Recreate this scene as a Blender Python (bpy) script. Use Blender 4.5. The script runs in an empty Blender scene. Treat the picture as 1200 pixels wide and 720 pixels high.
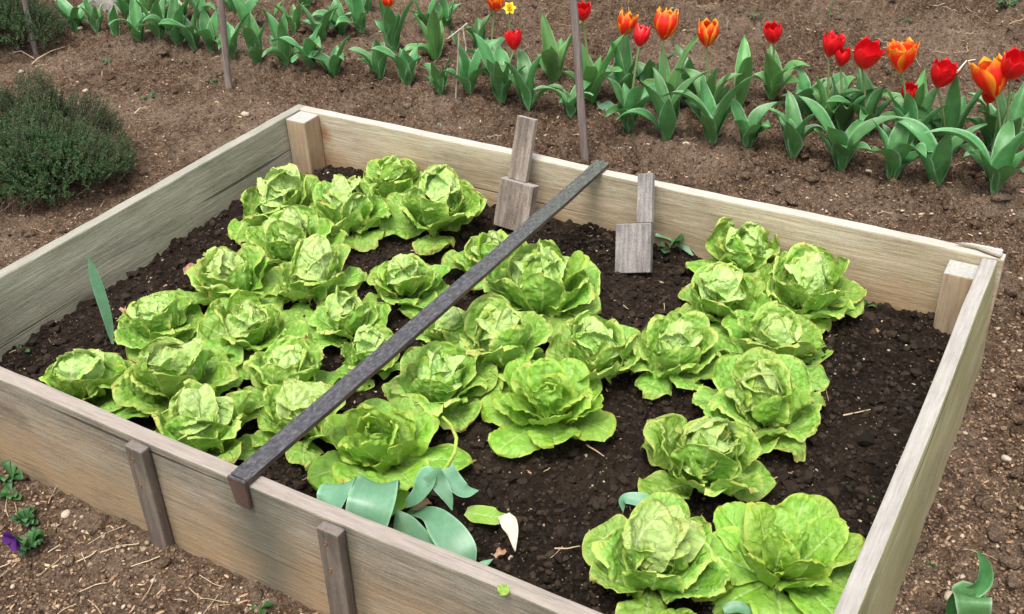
import bpy, bmesh, math, random
import numpy as np
from mathutils import Vector, Matrix

random.seed(7); rng = np.random.default_rng(7)
sc = bpy.context.scene
COL = sc.collection
R = math.radians

# ------------------------------------------------------------------ camera
FPX = 1278.5                                   # focal length in pixels of a 1200 px wide frame
SC = 1.2                                       # metres per unit of the survey
X_ = np.array([0.86501602, -0.24669641, 0.4369075])
Y_ = np.array([0.50032737, 0.48950216, -0.71418496])
Z_ = np.array([-0.0376803, 0.83637821, 0.54685618])
ROT = np.stack([X_, Y_, Z_])                   # world = ROT @ camera vector
RIM = 0.252                                    # top of the boards
SOIL = 0.090                                   # soil level inside the bed
BW, BD = 1.5854*SC, 1.0807*SC                  # outer size of the bed
CAM = np.array([1.69873392*SC, -1.84335147*SC, RIM+SC])
cam = bpy.data.cameras.new('camera'); cam.lens = FPX/1200*36; cam.sensor_width = 36
cam.clip_start = 0.05; cam.clip_end = 500
co = bpy.data.objects.new('camera', cam); COL.objects.link(co)
m = Matrix.Identity(4)
for i in range(3):
    for j in range(3): m[i][j] = ROT[i, j]
    m[i][3] = CAM[i]
co.matrix_world = m
sc.camera = co

# ------------------------------------------------------------------ light
SUN_EL, SUN_AZ = 58, 0
w = bpy.data.worlds.new('World'); sc.world = w; w.use_nodes = True
nt = w.node_tree; nt.nodes.clear()
sky = nt.nodes.new('ShaderNodeTexSky'); sky.sky_type = 'NISHITA'; sky.sun_disc = False
bg = nt.nodes.new('ShaderNodeBackground'); bg.inputs[1].default_value = 0.14
out = nt.nodes.new('ShaderNodeOutputWorld')
hs_ = nt.nodes.new('ShaderNodeHueSaturation'); hs_.inputs['Saturation'].default_value = 0.22   # milky overcast
nt.links.new(sky.outputs[0], hs_.inputs['Color']); nt.links.new(hs_.outputs[0], bg.inputs[0]); nt.links.new(bg.outputs[0], out.inputs[0])
sd = Vector((0.06, -0.36, 1.0)).normalized()     # direction towards the sun
sky.sun_elevation = math.asin(sd.z); sky.sun_rotation = math.atan2(sd.x, sd.y)
sky.air_density = 1.0; sky.dust_density = 4.0; sky.ozone_density = 0.6
sl = bpy.data.lights.new('sun', 'SUN'); sl.energy = 1.95; sl.angle = R(28); sl.color = (1, 0.95, 0.86)
so = bpy.data.objects.new('sun', sl); COL.objects.link(so)
so.rotation_euler = sd.to_track_quat('Z', 'Y').to_euler()
sc.view_settings.view_transform = 'Standard'; sc.view_settings.look = 'None'
sc.view_settings.exposure = 0.90; sc.view_settings.gamma = 1
sc.view_settings.use_curve_mapping = False
sc.cycles.max_bounces = 8
sc.cycles.use_denoising = True

# ------------------------------------------------------------------ helpers
def ray(px, py):
    return ROT @ np.array([px-600, -(py-360), -FPX])
def P(px, py, z=0.0):
    r = ray(px, py); return CAM + r*((z-CAM[2])/r[2])
FWD = ROT @ np.array([0, 0, -1.0]); FH = FWD.copy(); FH[2] = 0; FH /= np.linalg.norm(FH)
RIGHT = np.array([FH[1], -FH[0], 0])
def above(base, px, py, toward=0.0):
    """point seen at px,py in the upright plane through base that faces the camera side"""
    r = ray(px, py); b = np.asarray(base, float) - FH*toward
    t = ((b-CAM) @ FH)/(r @ FH); return CAM + r*t

def hsh(ix, iy, iz=0, seed=0):
    n = (ix.astype(np.int64)*374761393 + iy.astype(np.int64)*668265263
         + np.asarray(iz).astype(np.int64)*2147483647 + seed*1274126177) & 0xffffffff
    n = ((n ^ (n >> 13))*1274126177) & 0xffffffff
    n = ((n ^ (n >> 16))*2246822519) & 0xffffffff
    return ((n ^ (n >> 15)) & 0xffffff)/float(0xffffff)
def sm(t): return t*t*(3-2*t)
def vn(x, y, seed=0):
    x = np.asarray(x, float); y = np.asarray(y, float)
    ix = np.floor(x); iy = np.floor(y); fx = sm(x-ix); fy = sm(y-iy)
    a = hsh(ix, iy, 0, seed); b = hsh(ix+1, iy, 0, seed); c = hsh(ix, iy+1, 0, seed); d = hsh(ix+1, iy+1, 0, seed)
    return (a*(1-fx)+b*fx)*(1-fy) + (c*(1-fx)+d*fx)*fy - 0.5
def vn3(x, y, z, seed=0):
    ix = np.floor(x); iy = np.floor(y); iz = np.floor(z); fx = sm(x-ix); fy = sm(y-iy); fz = sm(z-iz)
    def L(k):
        a = hsh(ix, iy, iz+k, seed); b = hsh(ix+1, iy, iz+k, seed); c = hsh(ix, iy+1, iz+k, seed); d = hsh(ix+1, iy+1, iz+k, seed)
        return (a*(1-fx)+b*fx)*(1-fy) + (c*(1-fx)+d*fx)*fy
    return L(0)*(1-fz)+L(1)*fz - 0.5
def clods(x, y, cell, seed, fill=0.6):
    """dome-shaped lumps of random height, one per cell"""
    wx_ = 0.30*vn(x/cell*1.7, y/cell*1.7, seed+50)+0.14*vn(x/cell*4, y/cell*4, seed+52); wy_ = 0.30*vn(x/cell*1.7+9, y/cell*1.7, seed+51)
    gx = x/cell+wx_; gy = y/cell+wy_; ix = np.floor(gx); iy = np.floor(gy); h = np.zeros_like(gx)
    for dx in (-1, 0, 1):
        for dy in (-1, 0, 1):
            cx = ix+dx; cy = iy+dy
            px = cx+hsh(cx, cy, 1, seed); py = cy+hsh(cx, cy, 2, seed)
            rr = 0.35+0.45*hsh(cx, cy, 3, seed); on = hsh(cx, cy, 4, seed) < fill
            d = ((gx-px)**2+(gy-py)**2)/(rr*rr)
            h = np.maximum(h, np.where(on, np.sqrt(np.maximum(0, 1-d))*rr, 0))
    return h*cell

def mesh(name, V, F, uv=None, smooth=True, mats=(), fm=None, attr=None):
    V = np.asarray(V, np.float32); F = np.asarray(F, np.int32); k = F.shape[1]
    me = bpy.data.meshes.new(name)
    me.vertices.add(len(V)); me.vertices.foreach_set('co', V.ravel())
    me.loops.add(F.size); me.loops.foreach_set('vertex_index', F.ravel())
    me.polygons.add(len(F)); me.polygons.foreach_set('loop_start', np.arange(0, F.size, k, dtype=np.int32))
    me.polygons.foreach_set('use_smooth', np.full(len(F), smooth))
    for mt in mats: me.materials.append(mt)
    if fm is not None: me.polygons.foreach_set('material_index', np.asarray(fm, np.int32))
    if uv is not None:
        l = me.uv_layers.new(name='UVMap'); l.data.foreach_set('uv', np.asarray(uv, np.float32)[F.ravel()].ravel())
    if attr is not None:
        a = me.attributes.new('mix', 'FLOAT', 'POINT'); a.data.foreach_set('value', np.asarray(attr, np.float32))
    me.update(calc_edges=True); me.validate()
    return me
def tag(o, label=None, cat=None, group=None, kind=None):
    if label: o['label'] = label
    if cat: o['category'] = cat
    if group: o['group'] = group
    if kind: o['kind'] = kind
    return o
def link(name, me, parent=None, loc=(0, 0, 0), rot=None):
    o = bpy.data.objects.new(name, me); COL.objects.link(o); o.location = loc
    if rot is not None: o.rotation_euler = rot
    if parent is not None: o.parent = parent
    return o
def empty(name, loc=(0, 0, 0), rz=0):
    o = bpy.data.objects.new(name, None); COL.objects.link(o); o.location = loc; o.rotation_euler = (0, 0, rz)
    o.empty_display_size = 0.05
    return o
class Acc:
    """collects pieces into one mesh"""
    def __init__(s): s.V = []; s.F = []; s.U = []; s.M = []; s.A = []; s.n = 0
    def add(s, V, F, U=None, mi=0, a=0.0):
        V = np.asarray(V, float); F = np.asarray(F)
        s.V.append(V); s.F.append(F+s.n); s.U.append(U if U is not None else np.zeros((len(V), 2)))
        s.M.append(np.full(len(F), mi)); s.A.append(np.full(len(V), a)); s.n += len(V)
    def mesh(s, name, mats, smooth=True, off=(0, 0, 0)):
        return mesh(name, np.concatenate(s.V)-np.asarray(off), np.concatenate(s.F), np.concatenate(s.U), smooth, mats, np.concatenate(s.M), np.concatenate(s.A))
def grid_faces(n, k):
    i = np.arange(n-1)[:, None]*k + np.arange(k-1)[None, :]
    return np.stack([i, i+1, i+k+1, i+k], -1).reshape(-1, 4)

# ------------------------------------------------------------------ materials
class N:
    def __init__(s, name):
        s.m = bpy.data.materials.new(name); s.m.use_nodes = True; s.t = s.m.node_tree; s.t.nodes.clear()
        s.out = s.t.nodes.new('ShaderNodeOutputMaterial')
    def n(s, typ, ins=None, **kw):
        nd = s.t.nodes.new('ShaderNode'+typ)
        for k, v in kw.items(): setattr(nd, k, v)
        for k, v in (ins or {}).items():
            if isinstance(v, bpy.types.NodeSocket): s.t.links.new(v, nd.inputs[k])
            else: nd.inputs[k].default_value = v
        return nd
    def coord(s, which='Object', scale=(1, 1, 1), loc=(0, 0, 0)):
        c = s.n('TexCoord')
        return s.n('Mapping', {'Vector': c.outputs[which], 'Scale': scale, 'Location': loc}).outputs[0]
    def noise(s, vec, scale, detail=4, rough=0.6, dist=0.0):
        return s.n('TexNoise', {'Vector': vec, 'Scale': scale, 'Detail': detail, 'Roughness': rough, 'Distortion': dist}).outputs[0]
    def ramp(s, fac, stops, interp='LINEAR'):
        r = s.n('ValToRGB', {'Fac': fac}); e = r.color_ramp.elements; r.color_ramp.interpolation = interp
        while len(e) < len(stops): e.new(0.5)
        for el, (p, c) in zip(e, stops):
            el.position = p; el.color = (*c, 1) if len(c) == 3 else c
        return r.outputs[0]
    def mix(s, fac, a, b, mode='MIX'):
        nd = s.n('Mix', data_type='RGBA', blend_type=mode)
        for idx, v in ((0, fac), (6, a), (7, b)):
            if isinstance(v, bpy.types.NodeSocket): s.t.links.new(v, nd.inputs[idx])
            elif idx == 0: nd.inputs[0].default_value = v
            else: nd.inputs[idx].default_value = (*v, 1)
        return nd.outputs[2]
    def math(s, op, a, b=0.0, c=None, clamp=False):
        nd = s.n('Math', operation=op); nd.use_clamp = clamp
        for i, v in enumerate((a, b) if c is None else (a, b, c)):
            if isinstance(v, bpy.types.NodeSocket): s.t.links.new(v, nd.inputs[i])
            else: nd.inputs[i].default_value = v
        return nd.outputs[0]
    def rng(s, v, a, b, c=0.0, d=1.0):
        return s.n('MapRange', {'Value': v, 'From Min': a, 'From Max': b, 'To Min': c, 'To Max': d}).outputs[0]
    def sep(s, vec): return s.n('SeparateXYZ', {'Vector': vec}).outputs
    def bump(s, h, strength=0.5, dist=0.002, normal=None):
        ins = {'Height': h, 'Strength': strength, 'Distance': dist}
        if normal is not None: ins['Normal'] = normal
        return s.n('Bump', ins).outputs[0]
    def done(s, col, rough=0.8, normal=None, spec=0.3, trans=0.0, tcol=None, metal=0.0):
        ins = {'Base Color': col if isinstance(col, bpy.types.NodeSocket) else (*col, 1), 'Roughness': rough,
               'Specular IOR Level': spec, 'Metallic': metal}
        if normal is not None: ins['Normal'] = normal
        b = s.n('BsdfPrincipled', ins); sh = b.outputs[0]
        if trans > 0:
            tc = tcol if tcol is not None else col
            ti = {'Color': tc if isinstance(tc, bpy.types.NodeSocket) else (*tc, 1)}
            if normal is not None: ti['Normal'] = normal
            t = s.n('BsdfTranslucent', ti)
            sh = s.n('MixShader', {0: trans, 1: sh, 2: t.outputs[0]}).outputs[0]
        s.t.links.new(sh, s.out.inputs[0]); return s.m

def mat_soil(name, c0, c1, c2, speck, scale=1.0, speckp=0.70):
    k = N(name); v = k.coord('Object')
    big = k.noise(v, 2.3*scale, 5, 0.6); fine = k.noise(v, 150*scale, 6, 0.75); mid = k.noise(v, 28, 5, 0.65)
    col = k.ramp(k.math('ADD', k.math('MULTIPLY', fine, 0.6), k.math('MULTIPLY', mid, 0.4)), [(0.36, c0), (0.5, c1), (0.64, c2)])
    col = k.mix(k.rng(big, 0.46, 0.68, 0, 0.6), col, (c2[0]*1.1, c2[1]*1.15, c2[2]*1.2))
    vo = k.n('TexVoronoi', {'Vector': v, 'Scale': 260.0, 'Randomness': 1.0})
    cellr = k.sep(vo.outputs['Color'])
    sp = k.math('MULTIPLY', k.math('GREATER_THAN', cellr[0], speckp+0.26), k.math('LESS_THAN', vo.outputs['Distance'], 0.42))
    col = k.mix(sp, col, speck)
    lump = k.noise(v, 75, 5, 0.7)
    col = k.mix(k.rng(k.noise(v, 95, 3, 0.6), 0.56, 0.70, 0, 0.65), col, c2)
    col = k.mix(k.rng(k.noise(v, 62, 4, 0.65), 0.46, 0.34, 0, 0.6), col, c0)
    h = k.math('ADD', k.math('MULTIPLY', fine, 0.5), k.math('ADD', k.math('MULTIPLY', lump, 1.3), k.math('MULTIPLY', k.noise(v, 420, 3, 0.7), 0.25)))
    return k.done(col, 0.95, k.bump(h, 1.0, 0.022), 0.12)
M = {}
M['ground'] = mat_soil('brown_earth', (0.034, 0.019, 0.0115), (0.165, 0.103, 0.066), (0.42, 0.30, 0.21), (0.50, 0.42, 0.33))
M['soil'] = mat_soil('dark_compost', (0.008, 0.005, 0.0035), (0.025, 0.016, 0.0108), (0.078, 0.052, 0.036), (0.45, 0.36, 0.26), 1.0, 0.715)

def mat_plain(name, a, b, scale=200, rough=0.9):
    k = N(name); g = k.n('NewGeometry').outputs['Random Per Island']; v = k.coord('Object')
    c = k.mix(g, a, b); n_ = k.noise(v, scale, 4, 0.7)
    c = k.mix(k.rng(n_, 0.3, 0.7, 0, 0.5), c, tuple(x*0.6 for x in a))
    return k.done(c, rough, k.bump(n_, 0.5, 0.002), 0.2)
M['crumb'] = mat_plain('earth_crumb', (0.055, 0.031, 0.019), (0.33, 0.22, 0.145))
M['darkcrumb'] = mat_plain('compost_crumb', (0.009, 0.006, 0.004), (0.05, 0.033, 0.023))
M['pebble'] = mat_plain('pale_stone', (0.24, 0.17, 0.115), (0.52, 0.44, 0.35), 120)
M['chip'] = mat_plain('wood_chip', (0.30, 0.17, 0.09), (0.62, 0.46, 0.30), 300)
M['straw'] = mat_plain('dry_straw', (0.36, 0.25, 0.14), (0.66, 0.54, 0.38), 300)
M['petalfall'] = mat_plain('fallen_petal', (0.75, 0.66, 0.55), (0.8, 0.78, 0.72), 60, 0.6)
M['stone'] = None

def mat_wood(name, dark, mid, light, warm, green, seed=0.0, top=(0.42, 0.38, 0.37), H=0.25, stain_shade=(), warmamt=0.6, greenamt=0.3, hot=None):
    """weathered board: x along the grain, z up"""
    k = N(name); c = k.n('TexCoord').outputs['Object']
    v = k.n('Mapping', {'Vector': c, 'Location': (seed*3.1, seed, seed*1.7)}).outputs[0]
    st = k.n('Mapping', {'Vector': v, 'Scale': (2.2, 30, 30)}).outputs[0]
    st2 = k.n('Mapping', {'Vector': v, 'Scale': (13, 170, 170)}).outputs[0]
    warp = k.n('Mapping', {'Vector': v, 'Scale': (1.3, 9, 9)}).outputs[0]
    g1 = k.noise(st, 1.0, 5, 0.65, 0.6); g2 = k.noise(st2, 1.0, 4, 0.7)
    wv = k.n('TexWave', {'Vector': warp, 'Scale': 2.1, 'Distortion': 7.0, 'Detail': 3.0, 'Detail Scale': 1.4}, bands_direction='Z').outputs[1]
    big = k.noise(v, 3.2, 5, 0.62); big2 = k.noise(k.n('Mapping', {'Vector': v, 'Location': (9, 4, 2)}).outputs[0], 7.0, 5, 0.7)
    iso = k.noise(v, 320, 4, 0.75); blot = k.noise(k.n('Mapping', {'Vector': v, 'Scale': (4, 11, 11)}).outputs[0], 1.0, 5, 0.65)
    f = k.math('ADD', k.math('ADD', k.math('MULTIPLY', g1, 0.24), k.math('MULTIPLY', iso, 0.28)), k.math('ADD', k.math('MULTIPLY', g2, 0.20), k.math('ADD', k.math('MULTIPLY', wv, 0.03), k.math('MULTIPLY', blot, 0.26))))
    col = k.ramp(f, [(0.38, dark), (0.50, mid), (0.62, light)])
    z = k.sep(c)[2]; x = k.sep(c)[0]
    zz = k.math('ADD', z, k.math('MULTIPLY', k.math('SUBTRACT', big2, 0.5), 0.22))
    wf = k.rng(zz, -0.02, -H*0.72, 0, warmamt)
    col = k.mix(wf, col, k.mix(f, tuple(a*0.45 for a in warm), tuple(a*1.5 for a in warm)))
    gf = k.math('MULTIPLY', k.rng(big, 0.5, 0.68, 0, 1), greenamt)
    col = k.mix(gf, col, green)
    # blotches of old damp and mould
    damp = k.noise(k.n('Mapping', {'Vector': v, 'Scale': (2.2, 6, 6), 'Location': (5, 2, 8)}).outputs[0], 1.0, 6, 0.68)
    col = k.mix(k.rng(damp, 0.50, 0.66, 0, 0.72), col, tuple(a*0.85 for a in dark))
    col = k.mix(k.rng(damp, 0.42, 0.30, 0, 0.35), col, light)
    mould = k.noise(v, 55, 5, 0.8)
    col = k.mix(k.math('MULTIPLY', k.rng(mould, 0.60, 0.68, 0, 0.55), k.rng(big, 0.42, 0.6, 0.15, 1)), col, tuple(a*0.5 for a in dark))
    for (sx, wd, amt, scol) in stain_shade:
        d = k.math('ABSOLUTE', k.math('SUBTRACT', k.math('ADD', x, k.math('MULTIPLY', k.math('SUBTRACT', big2, 0.5), 0.12)), sx))
        col = k.mix(k.rng(d, wd, wd*0.15, 0, amt), col, scol)
    if hot:
        for (hx, hz, hr, hcol) in hot:
            dx = k.math('SUBTRACT', x, hx); dz = k.math('SUBTRACT', z, hz)
            d = k.math('SQRT', k.math('ADD', k.math('MULTIPLY', dx, dx), k.math('MULTIPLY', dz, dz)))
            d = k.math('ADD', d, k.math('MULTIPLY', k.math('SUBTRACT', big2, 0.5), hr))
            col = k.mix(k.rng(d, hr, hr*0.2, 0, 0.75), col, hcol)
    # narrow checks along the grain
    ck = k.noise(k.n('Mapping', {'Vector': v, 'Scale': (1.1, 60, 60), 'Location': (3, 7, 1)}).outputs[0], 1.0, 2, 0.4)
    ckm = k.rng(ck, 0.70, 0.74, 0, 0.75)
    col = k.mix(ckm, col, tuple(a*0.3 for a in dark))
    # knots
    vk = k.n('TexVoronoi', {'Vector': k.n('Mapping', {'Vector': v, 'Scale': (3.2, 0.5, 9)}).outputs[0], 'Scale': 1.0}).outputs['Distance']
    col = k.mix(k.rng(vk, 0.13, 0.06, 0, 0.8), col, tuple(a*0.5 for a in warm))
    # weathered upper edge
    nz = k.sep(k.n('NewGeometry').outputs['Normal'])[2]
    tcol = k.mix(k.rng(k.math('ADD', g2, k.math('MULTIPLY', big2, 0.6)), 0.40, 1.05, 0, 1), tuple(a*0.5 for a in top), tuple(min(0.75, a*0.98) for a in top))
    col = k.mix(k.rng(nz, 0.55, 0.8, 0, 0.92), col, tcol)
    h = k.math('SUBTRACT', k.math('ADD', k.math('MULTIPLY', g2, 0.6), k.math('MULTIPLY', g1, 0.6)), ckm)
    return k.done(col, 0.88, k.bump(h, 0.6, 0.005), 0.2)

def leafmat(name, base, pale, edge, brown, trans=0.3, rough=0.42, ribw=0.05, vein=1.0, spec=0.5, brownamt=1.0, blister=0.7, edgeamt=0.7):
    k = N(name); uv = k.n('TexCoord').outputs['UV']; s = k.sep(uv); ob = k.coord('Object')
    rnd = k.n('ObjectInfo').outputs['Random']
    au = k.math('MULTIPLY', k.math('ABSOLUTE', k.math('SUBTRACT', s[0], 0.5)), 2.0)
    nz = k.noise(ob, 26, 4, 0.6); nz2 = k.noise(ob, 60, 5, 0.7)
    col = k.mix(k.rng(nz, 0.3, 0.7, 0, 1), base, tuple(b*0.62+p*0.38 for b, p in zip(base, pale)))
    # veins running out from the midrib
    vv = k.math('SUBTRACT', s[1], k.math('MULTIPLY', au, 0.30))
    vv = k.math('ADD', vv, k.math('MULTIPLY', k.math('SUBTRACT', nz, 0.5), 0.22))
    wv = k.math('ABSOLUTE', k.math('SINE', k.math('MULTIPLY', vv, 26.0)))
    vm = k.math('MULTIPLY', k.rng(wv, 0.13, 0.0, 0, 0.38*vein), k.rng(au, 1.0, 0.6, 0.15, 1))
    col = k.mix(vm, col, pale)
    rib = k.rng(k.math('DIVIDE', au, k.math('MAXIMUM', k.math('SUBTRACT', 1.08, s[1]), 0.05)), ribw*2.2, ribw*0.8, 0, 0.8)
    col = k.mix(rib, col, pale)
    # towards the base of the leaf the blade is paler
    col = k.mix(k.rng(s[1], 0.3, 0.0, 0, 0.5), col, pale)
    ed = k.math('MAXIMUM', au, k.rng(s[1], 0.55, 1.0, 0, 1.0))
    ed = k.math('ADD', ed, k.math('MULTIPLY', k.math('SUBTRACT', nz2, 0.5), 0.16))
    col = k.mix(k.rng(ed, 0.80, 0.99, 0, edgeamt), col, edge)
    bsp = k.math('MULTIPLY', k.rng(ed, 0.90, 1.0, 0, 1), k.rng(k.noise(ob, 17, 3, 0.6), 0.54, 0.64, 0, brownamt))
    col = k.mix(bsp, col, brown)
    hs = k.n('HueSaturation', {'Color': col, 'Hue': k.rng(rnd, 0, 1, 0.488, 0.508), 'Value': k.rng(rnd, 0, 1, 0.88, 1.1)}).outputs[0]
    bl = k.n('TexVoronoi', {'Vector': k.n('Mapping', {'Vector': ob}).outputs[0], 'Scale': 95.0}, feature='SMOOTH_F1').outputs['Distance']
    h = k.math('ADD', k.math('MULTIPLY', k.math('SUBTRACT', 1.0, bl), blister), k.math('MULTIPLY', nz2, 0.6))
    h = k.math('SUBTRACT', h, k.math('MULTIPLY', vm, 1.2*blister))
    return k.done(hs, rough, k.bump(h, 0.75, 0.010), spec, trans, k.mix(0.35, hs, edge))
M['lettuce'] = leafmat('lettuce_leaf', (0.185, 0.410, 0.030), (0.50, 0.66, 0.24), (0.57, 0.65, 0.16), (0.42, 0.20, 0.06), brownamt=0.6, vein=0.9)
M['heart'] = leafmat('lettuce_heart', (0.34, 0.55, 0.115), (0.66, 0.78, 0.42), (0.60, 0.68, 0.22), (0.45, 0.27, 0.09), trans=0.22, ribw=0.05, brownamt=0.35, vein=0.6, edgeamt=0.5)
M['lime'] = leafmat('lime_lettuce_leaf', (0.21, 0.45, 0.025), (0.50, 0.66, 0.24), (0.46, 0.58, 0.08), (0.4, 0.2, 0.06), blister=0.3, brownamt=0.5)
M['dead'] = leafmat('withered_leaf', (0.42, 0.24, 0.13), (0.62, 0.46, 0.33), (0.5, 0.2, 0.1), (0.25, 0.1, 0.05), trans=0.15, rough=0.8)
M['cream'] = leafmat('bleached_leaf', (0.66, 0.60, 0.46), (0.75, 0.72, 0.62), (0.7, 0.62, 0.45), (0.5, 0.3, 0.15), trans=0.15, rough=0.7)

def mat_tulip_leaf(name, base, pale, edge, stripe=1.0):
    k = N(name); uv = k.n('TexCoord').outputs['UV']; s = k.sep(uv); ob = k.coord('Object'); rnd = k.n('ObjectInfo').outputs['Random']
    au = k.math('MULTIPLY', k.math('ABSOLUTE', k.math('SUBTRACT', s[0], 0.5)), 2.0)
    st = k.noise(k.n('Mapping', {'Vector': uv, 'Scale': (34, 1.2, 1)}).outputs[0], 1.0, 4, 0.7)
    bl = k.noise(ob, 30, 4, 0.6)
    col = k.mix(k.rng(st, 0.32, 0.7, 0.35*(1-stripe), 0.35*(1-stripe)+0.7*stripe), base, pale)
    col = k.mix(k.rng(bl, 0.45, 0.72, 0, 0.65), col, pale)
    col = k.mix(k.rng(k.noise(ob, 9, 2), 0.62, 0.70, 0, 0.4), col, (0.16, 0.22, 0.05))
    col = k.mix(k.rng(s[1], 0.2, 0.0, 0, 0.5), col, tuple(a*1.5 for a in pale))
    col = k.mix(k.rng(k.math('ADD', au, k.math('MULTIPLY', k.math('SUBTRACT', bl, 0.5), 0.25)), 0.84, 1.02, 0, 0.8), col, edge)
    hs = k.n('HueSaturation', {'Color': col, 'Hue': k.rng(rnd, 0, 1, 0.485, 0.51), 'Value': k.rng(rnd, 0, 1, 0.8, 1.25)}).outputs[0]
    return k.done(hs, 0.38, k.bump(st, 0.4*stripe, 0.003), 0.6, 0.18, k.mix(0.5, hs, (0.12, 0.3, 0.05)))
M['tleaf'] = mat_tulip_leaf('tulip_leaf', (0.034, 0.155, 0.038), (0.13, 0.33, 0.115), (0.34, 0.52, 0.32))
M['tleaf_light'] = mat_tulip_leaf('light_tulip_leaf', (0.07, 0.21, 0.05), (0.15, 0.36, 0.11), (0.35, 0.5, 0.25))
M['blue_leaf'] = mat_tulip_leaf('blue_green_leaf', (0.075, 0.22, 0.115), (0.21, 0.385, 0.25), (0.28, 0.50, 0.32), 0.5)
k = N('tulip_stem'); M['tstem'] = k.done(k.mix(k.noise(k.coord(), 40), (0.12, 0.22, 0.07), (0.26, 0.27, 0.13)), 0.5)
k = N('narcissus_yellow'); M['yellow'] = k.done((0.85, 0.62, 0.02), 0.5, None, 0.3, 0.25)
def mat_petal(name, mid, edge, e0=0.45, e1=0.9):
    k = N(name); uv = k.n('TexCoord').outputs['UV']; s = k.sep(uv)
    au = k.math('MULTIPLY', k.math('ABSOLUTE', k.math('SUBTRACT', s[0], 0.5)), 2.0)
    st = k.noise(k.n('Mapping', {'Vector': uv, 'Scale': (22, 1.5, 1)}).outputs[0], 1.0, 3, 0.6)
    e = k.math('MAXIMUM', au, k.rng(s[1], 0.5, 1.0, 0, 1)); e = k.math('ADD', e, k.math('MULTIPLY', k.math('SUBTRACT', st, 0.5), 0.6))
    col = k.mix(k.rng(e, e0, e1, 0, 1), mid, edge)
    return k.done(col, 0.32, k.bump(st, 0.2, 0.002), 0.5, 0.3)
M['red'] = mat_petal('red_petal', (0.62, 0.006, 0.012), (0.78, 0.018, 0.02))
M['orange'] = mat_petal('orange_edged_petal', (0.72, 0.022, 0.008), (0.92, 0.42, 0.03), 0.42, 1.0)
k = N('thyme_leaf'); g = k.n('NewGeometry').outputs['Random Per Island']; nn = k.noise(k.coord(), 14, 3)
cc = k.ramp(g, [(0, (0.007, 0.034, 0.010)), (0.5, (0.020, 0.080, 0.020)), (0.85, (0.055, 0.15, 0.05)), (1, (0.15, 0.15, 0.07))])
cc = k.mix(k.rng(nn, 0.45, 0.65, 0, 0.5), cc, (0.085, 0.095, 0.045))
M['thyme'] = k.done(cc, 0.6, None, 0.25, 0.15)
M['twig'] = mat_plain('woody_twig', (0.10, 0.065, 0.045), (0.22, 0.16, 0.12))
k = N('weed_leaf'); g = k.n('NewGeometry').outputs['Random Per Island']
M['weed'] = k.done(k.mix(g, (0.015, 0.065, 0.018), (0.055, 0.155, 0.038)), 0.5, None, 0.4, 0.2)
k = N('viola_petal'); M['violet'] = k.done((0.07, 0.012, 0.13), 0.5, None, 0.3, 0.15)
k = N('rusty_nail'); M['rust'] = k.done((0.22, 0.09, 0.04), 0.7)
# dark flat bar
k = N('dark_flat_bar'); v = k.coord(); a = k.noise(k.n('Mapping', {'Vector': v, 'Scale': (85, 150, 150)}).outputs[0], 1.0, 6, 0.75); b = k.noise(v, 9, 4, 0.6); x = k.sep(v)[0]
c = k.ramp(a, [(0.34, (0.024, 0.024, 0.028)), (0.52, (0.062, 0.061, 0.069)), (0.70, (0.15, 0.148, 0.155))])
gr = k.math('MULTIPLY', k.rng(k.math('ADD', x, k.math('MULTIPLY', k.math('SUBTRACT', b, 0.5), 0.9)), 0.0, 0.75, 0, 0.75), k.rng(a, 0.42, 0.6, 0.15, 1))
c = k.mix(gr, c, (0.12, 0.145, 0.09))
nz_ = k.sep(k.n('NewGeometry').outputs['Normal'])[2]
c = k.mix(k.rng(nz_, 0.5, 0.2, 0, 0.85), c, k.ramp(b, [(0.35, (0.035, 0.022, 0.017)), (0.65, (0.11, 0.062, 0.042))]))
M['bar'] = k.done(c, 0.7, k.bump(a, 0.6, 0.003), 0.35)
def mat_stone(name, a_, b_):
    k = N(name); v = k.coord(); a = k.noise(v, 18, 6, 0.7); b = k.noise(v, 120, 4, 0.7)
    return k.done(k.mix(k.rng(k.math('ADD', k.math('MULTIPLY', a, 0.6), k.math('MULTIPLY', b, 0.4)), 0.35, 0.65), a_, b_), 0.9, k.bump(b, 0.7, 0.006), 0.2)
M['stone'] = mat_stone('grey_limestone', (0.22, 0.2, 0.17), (0.5, 0.47, 0.43))

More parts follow.
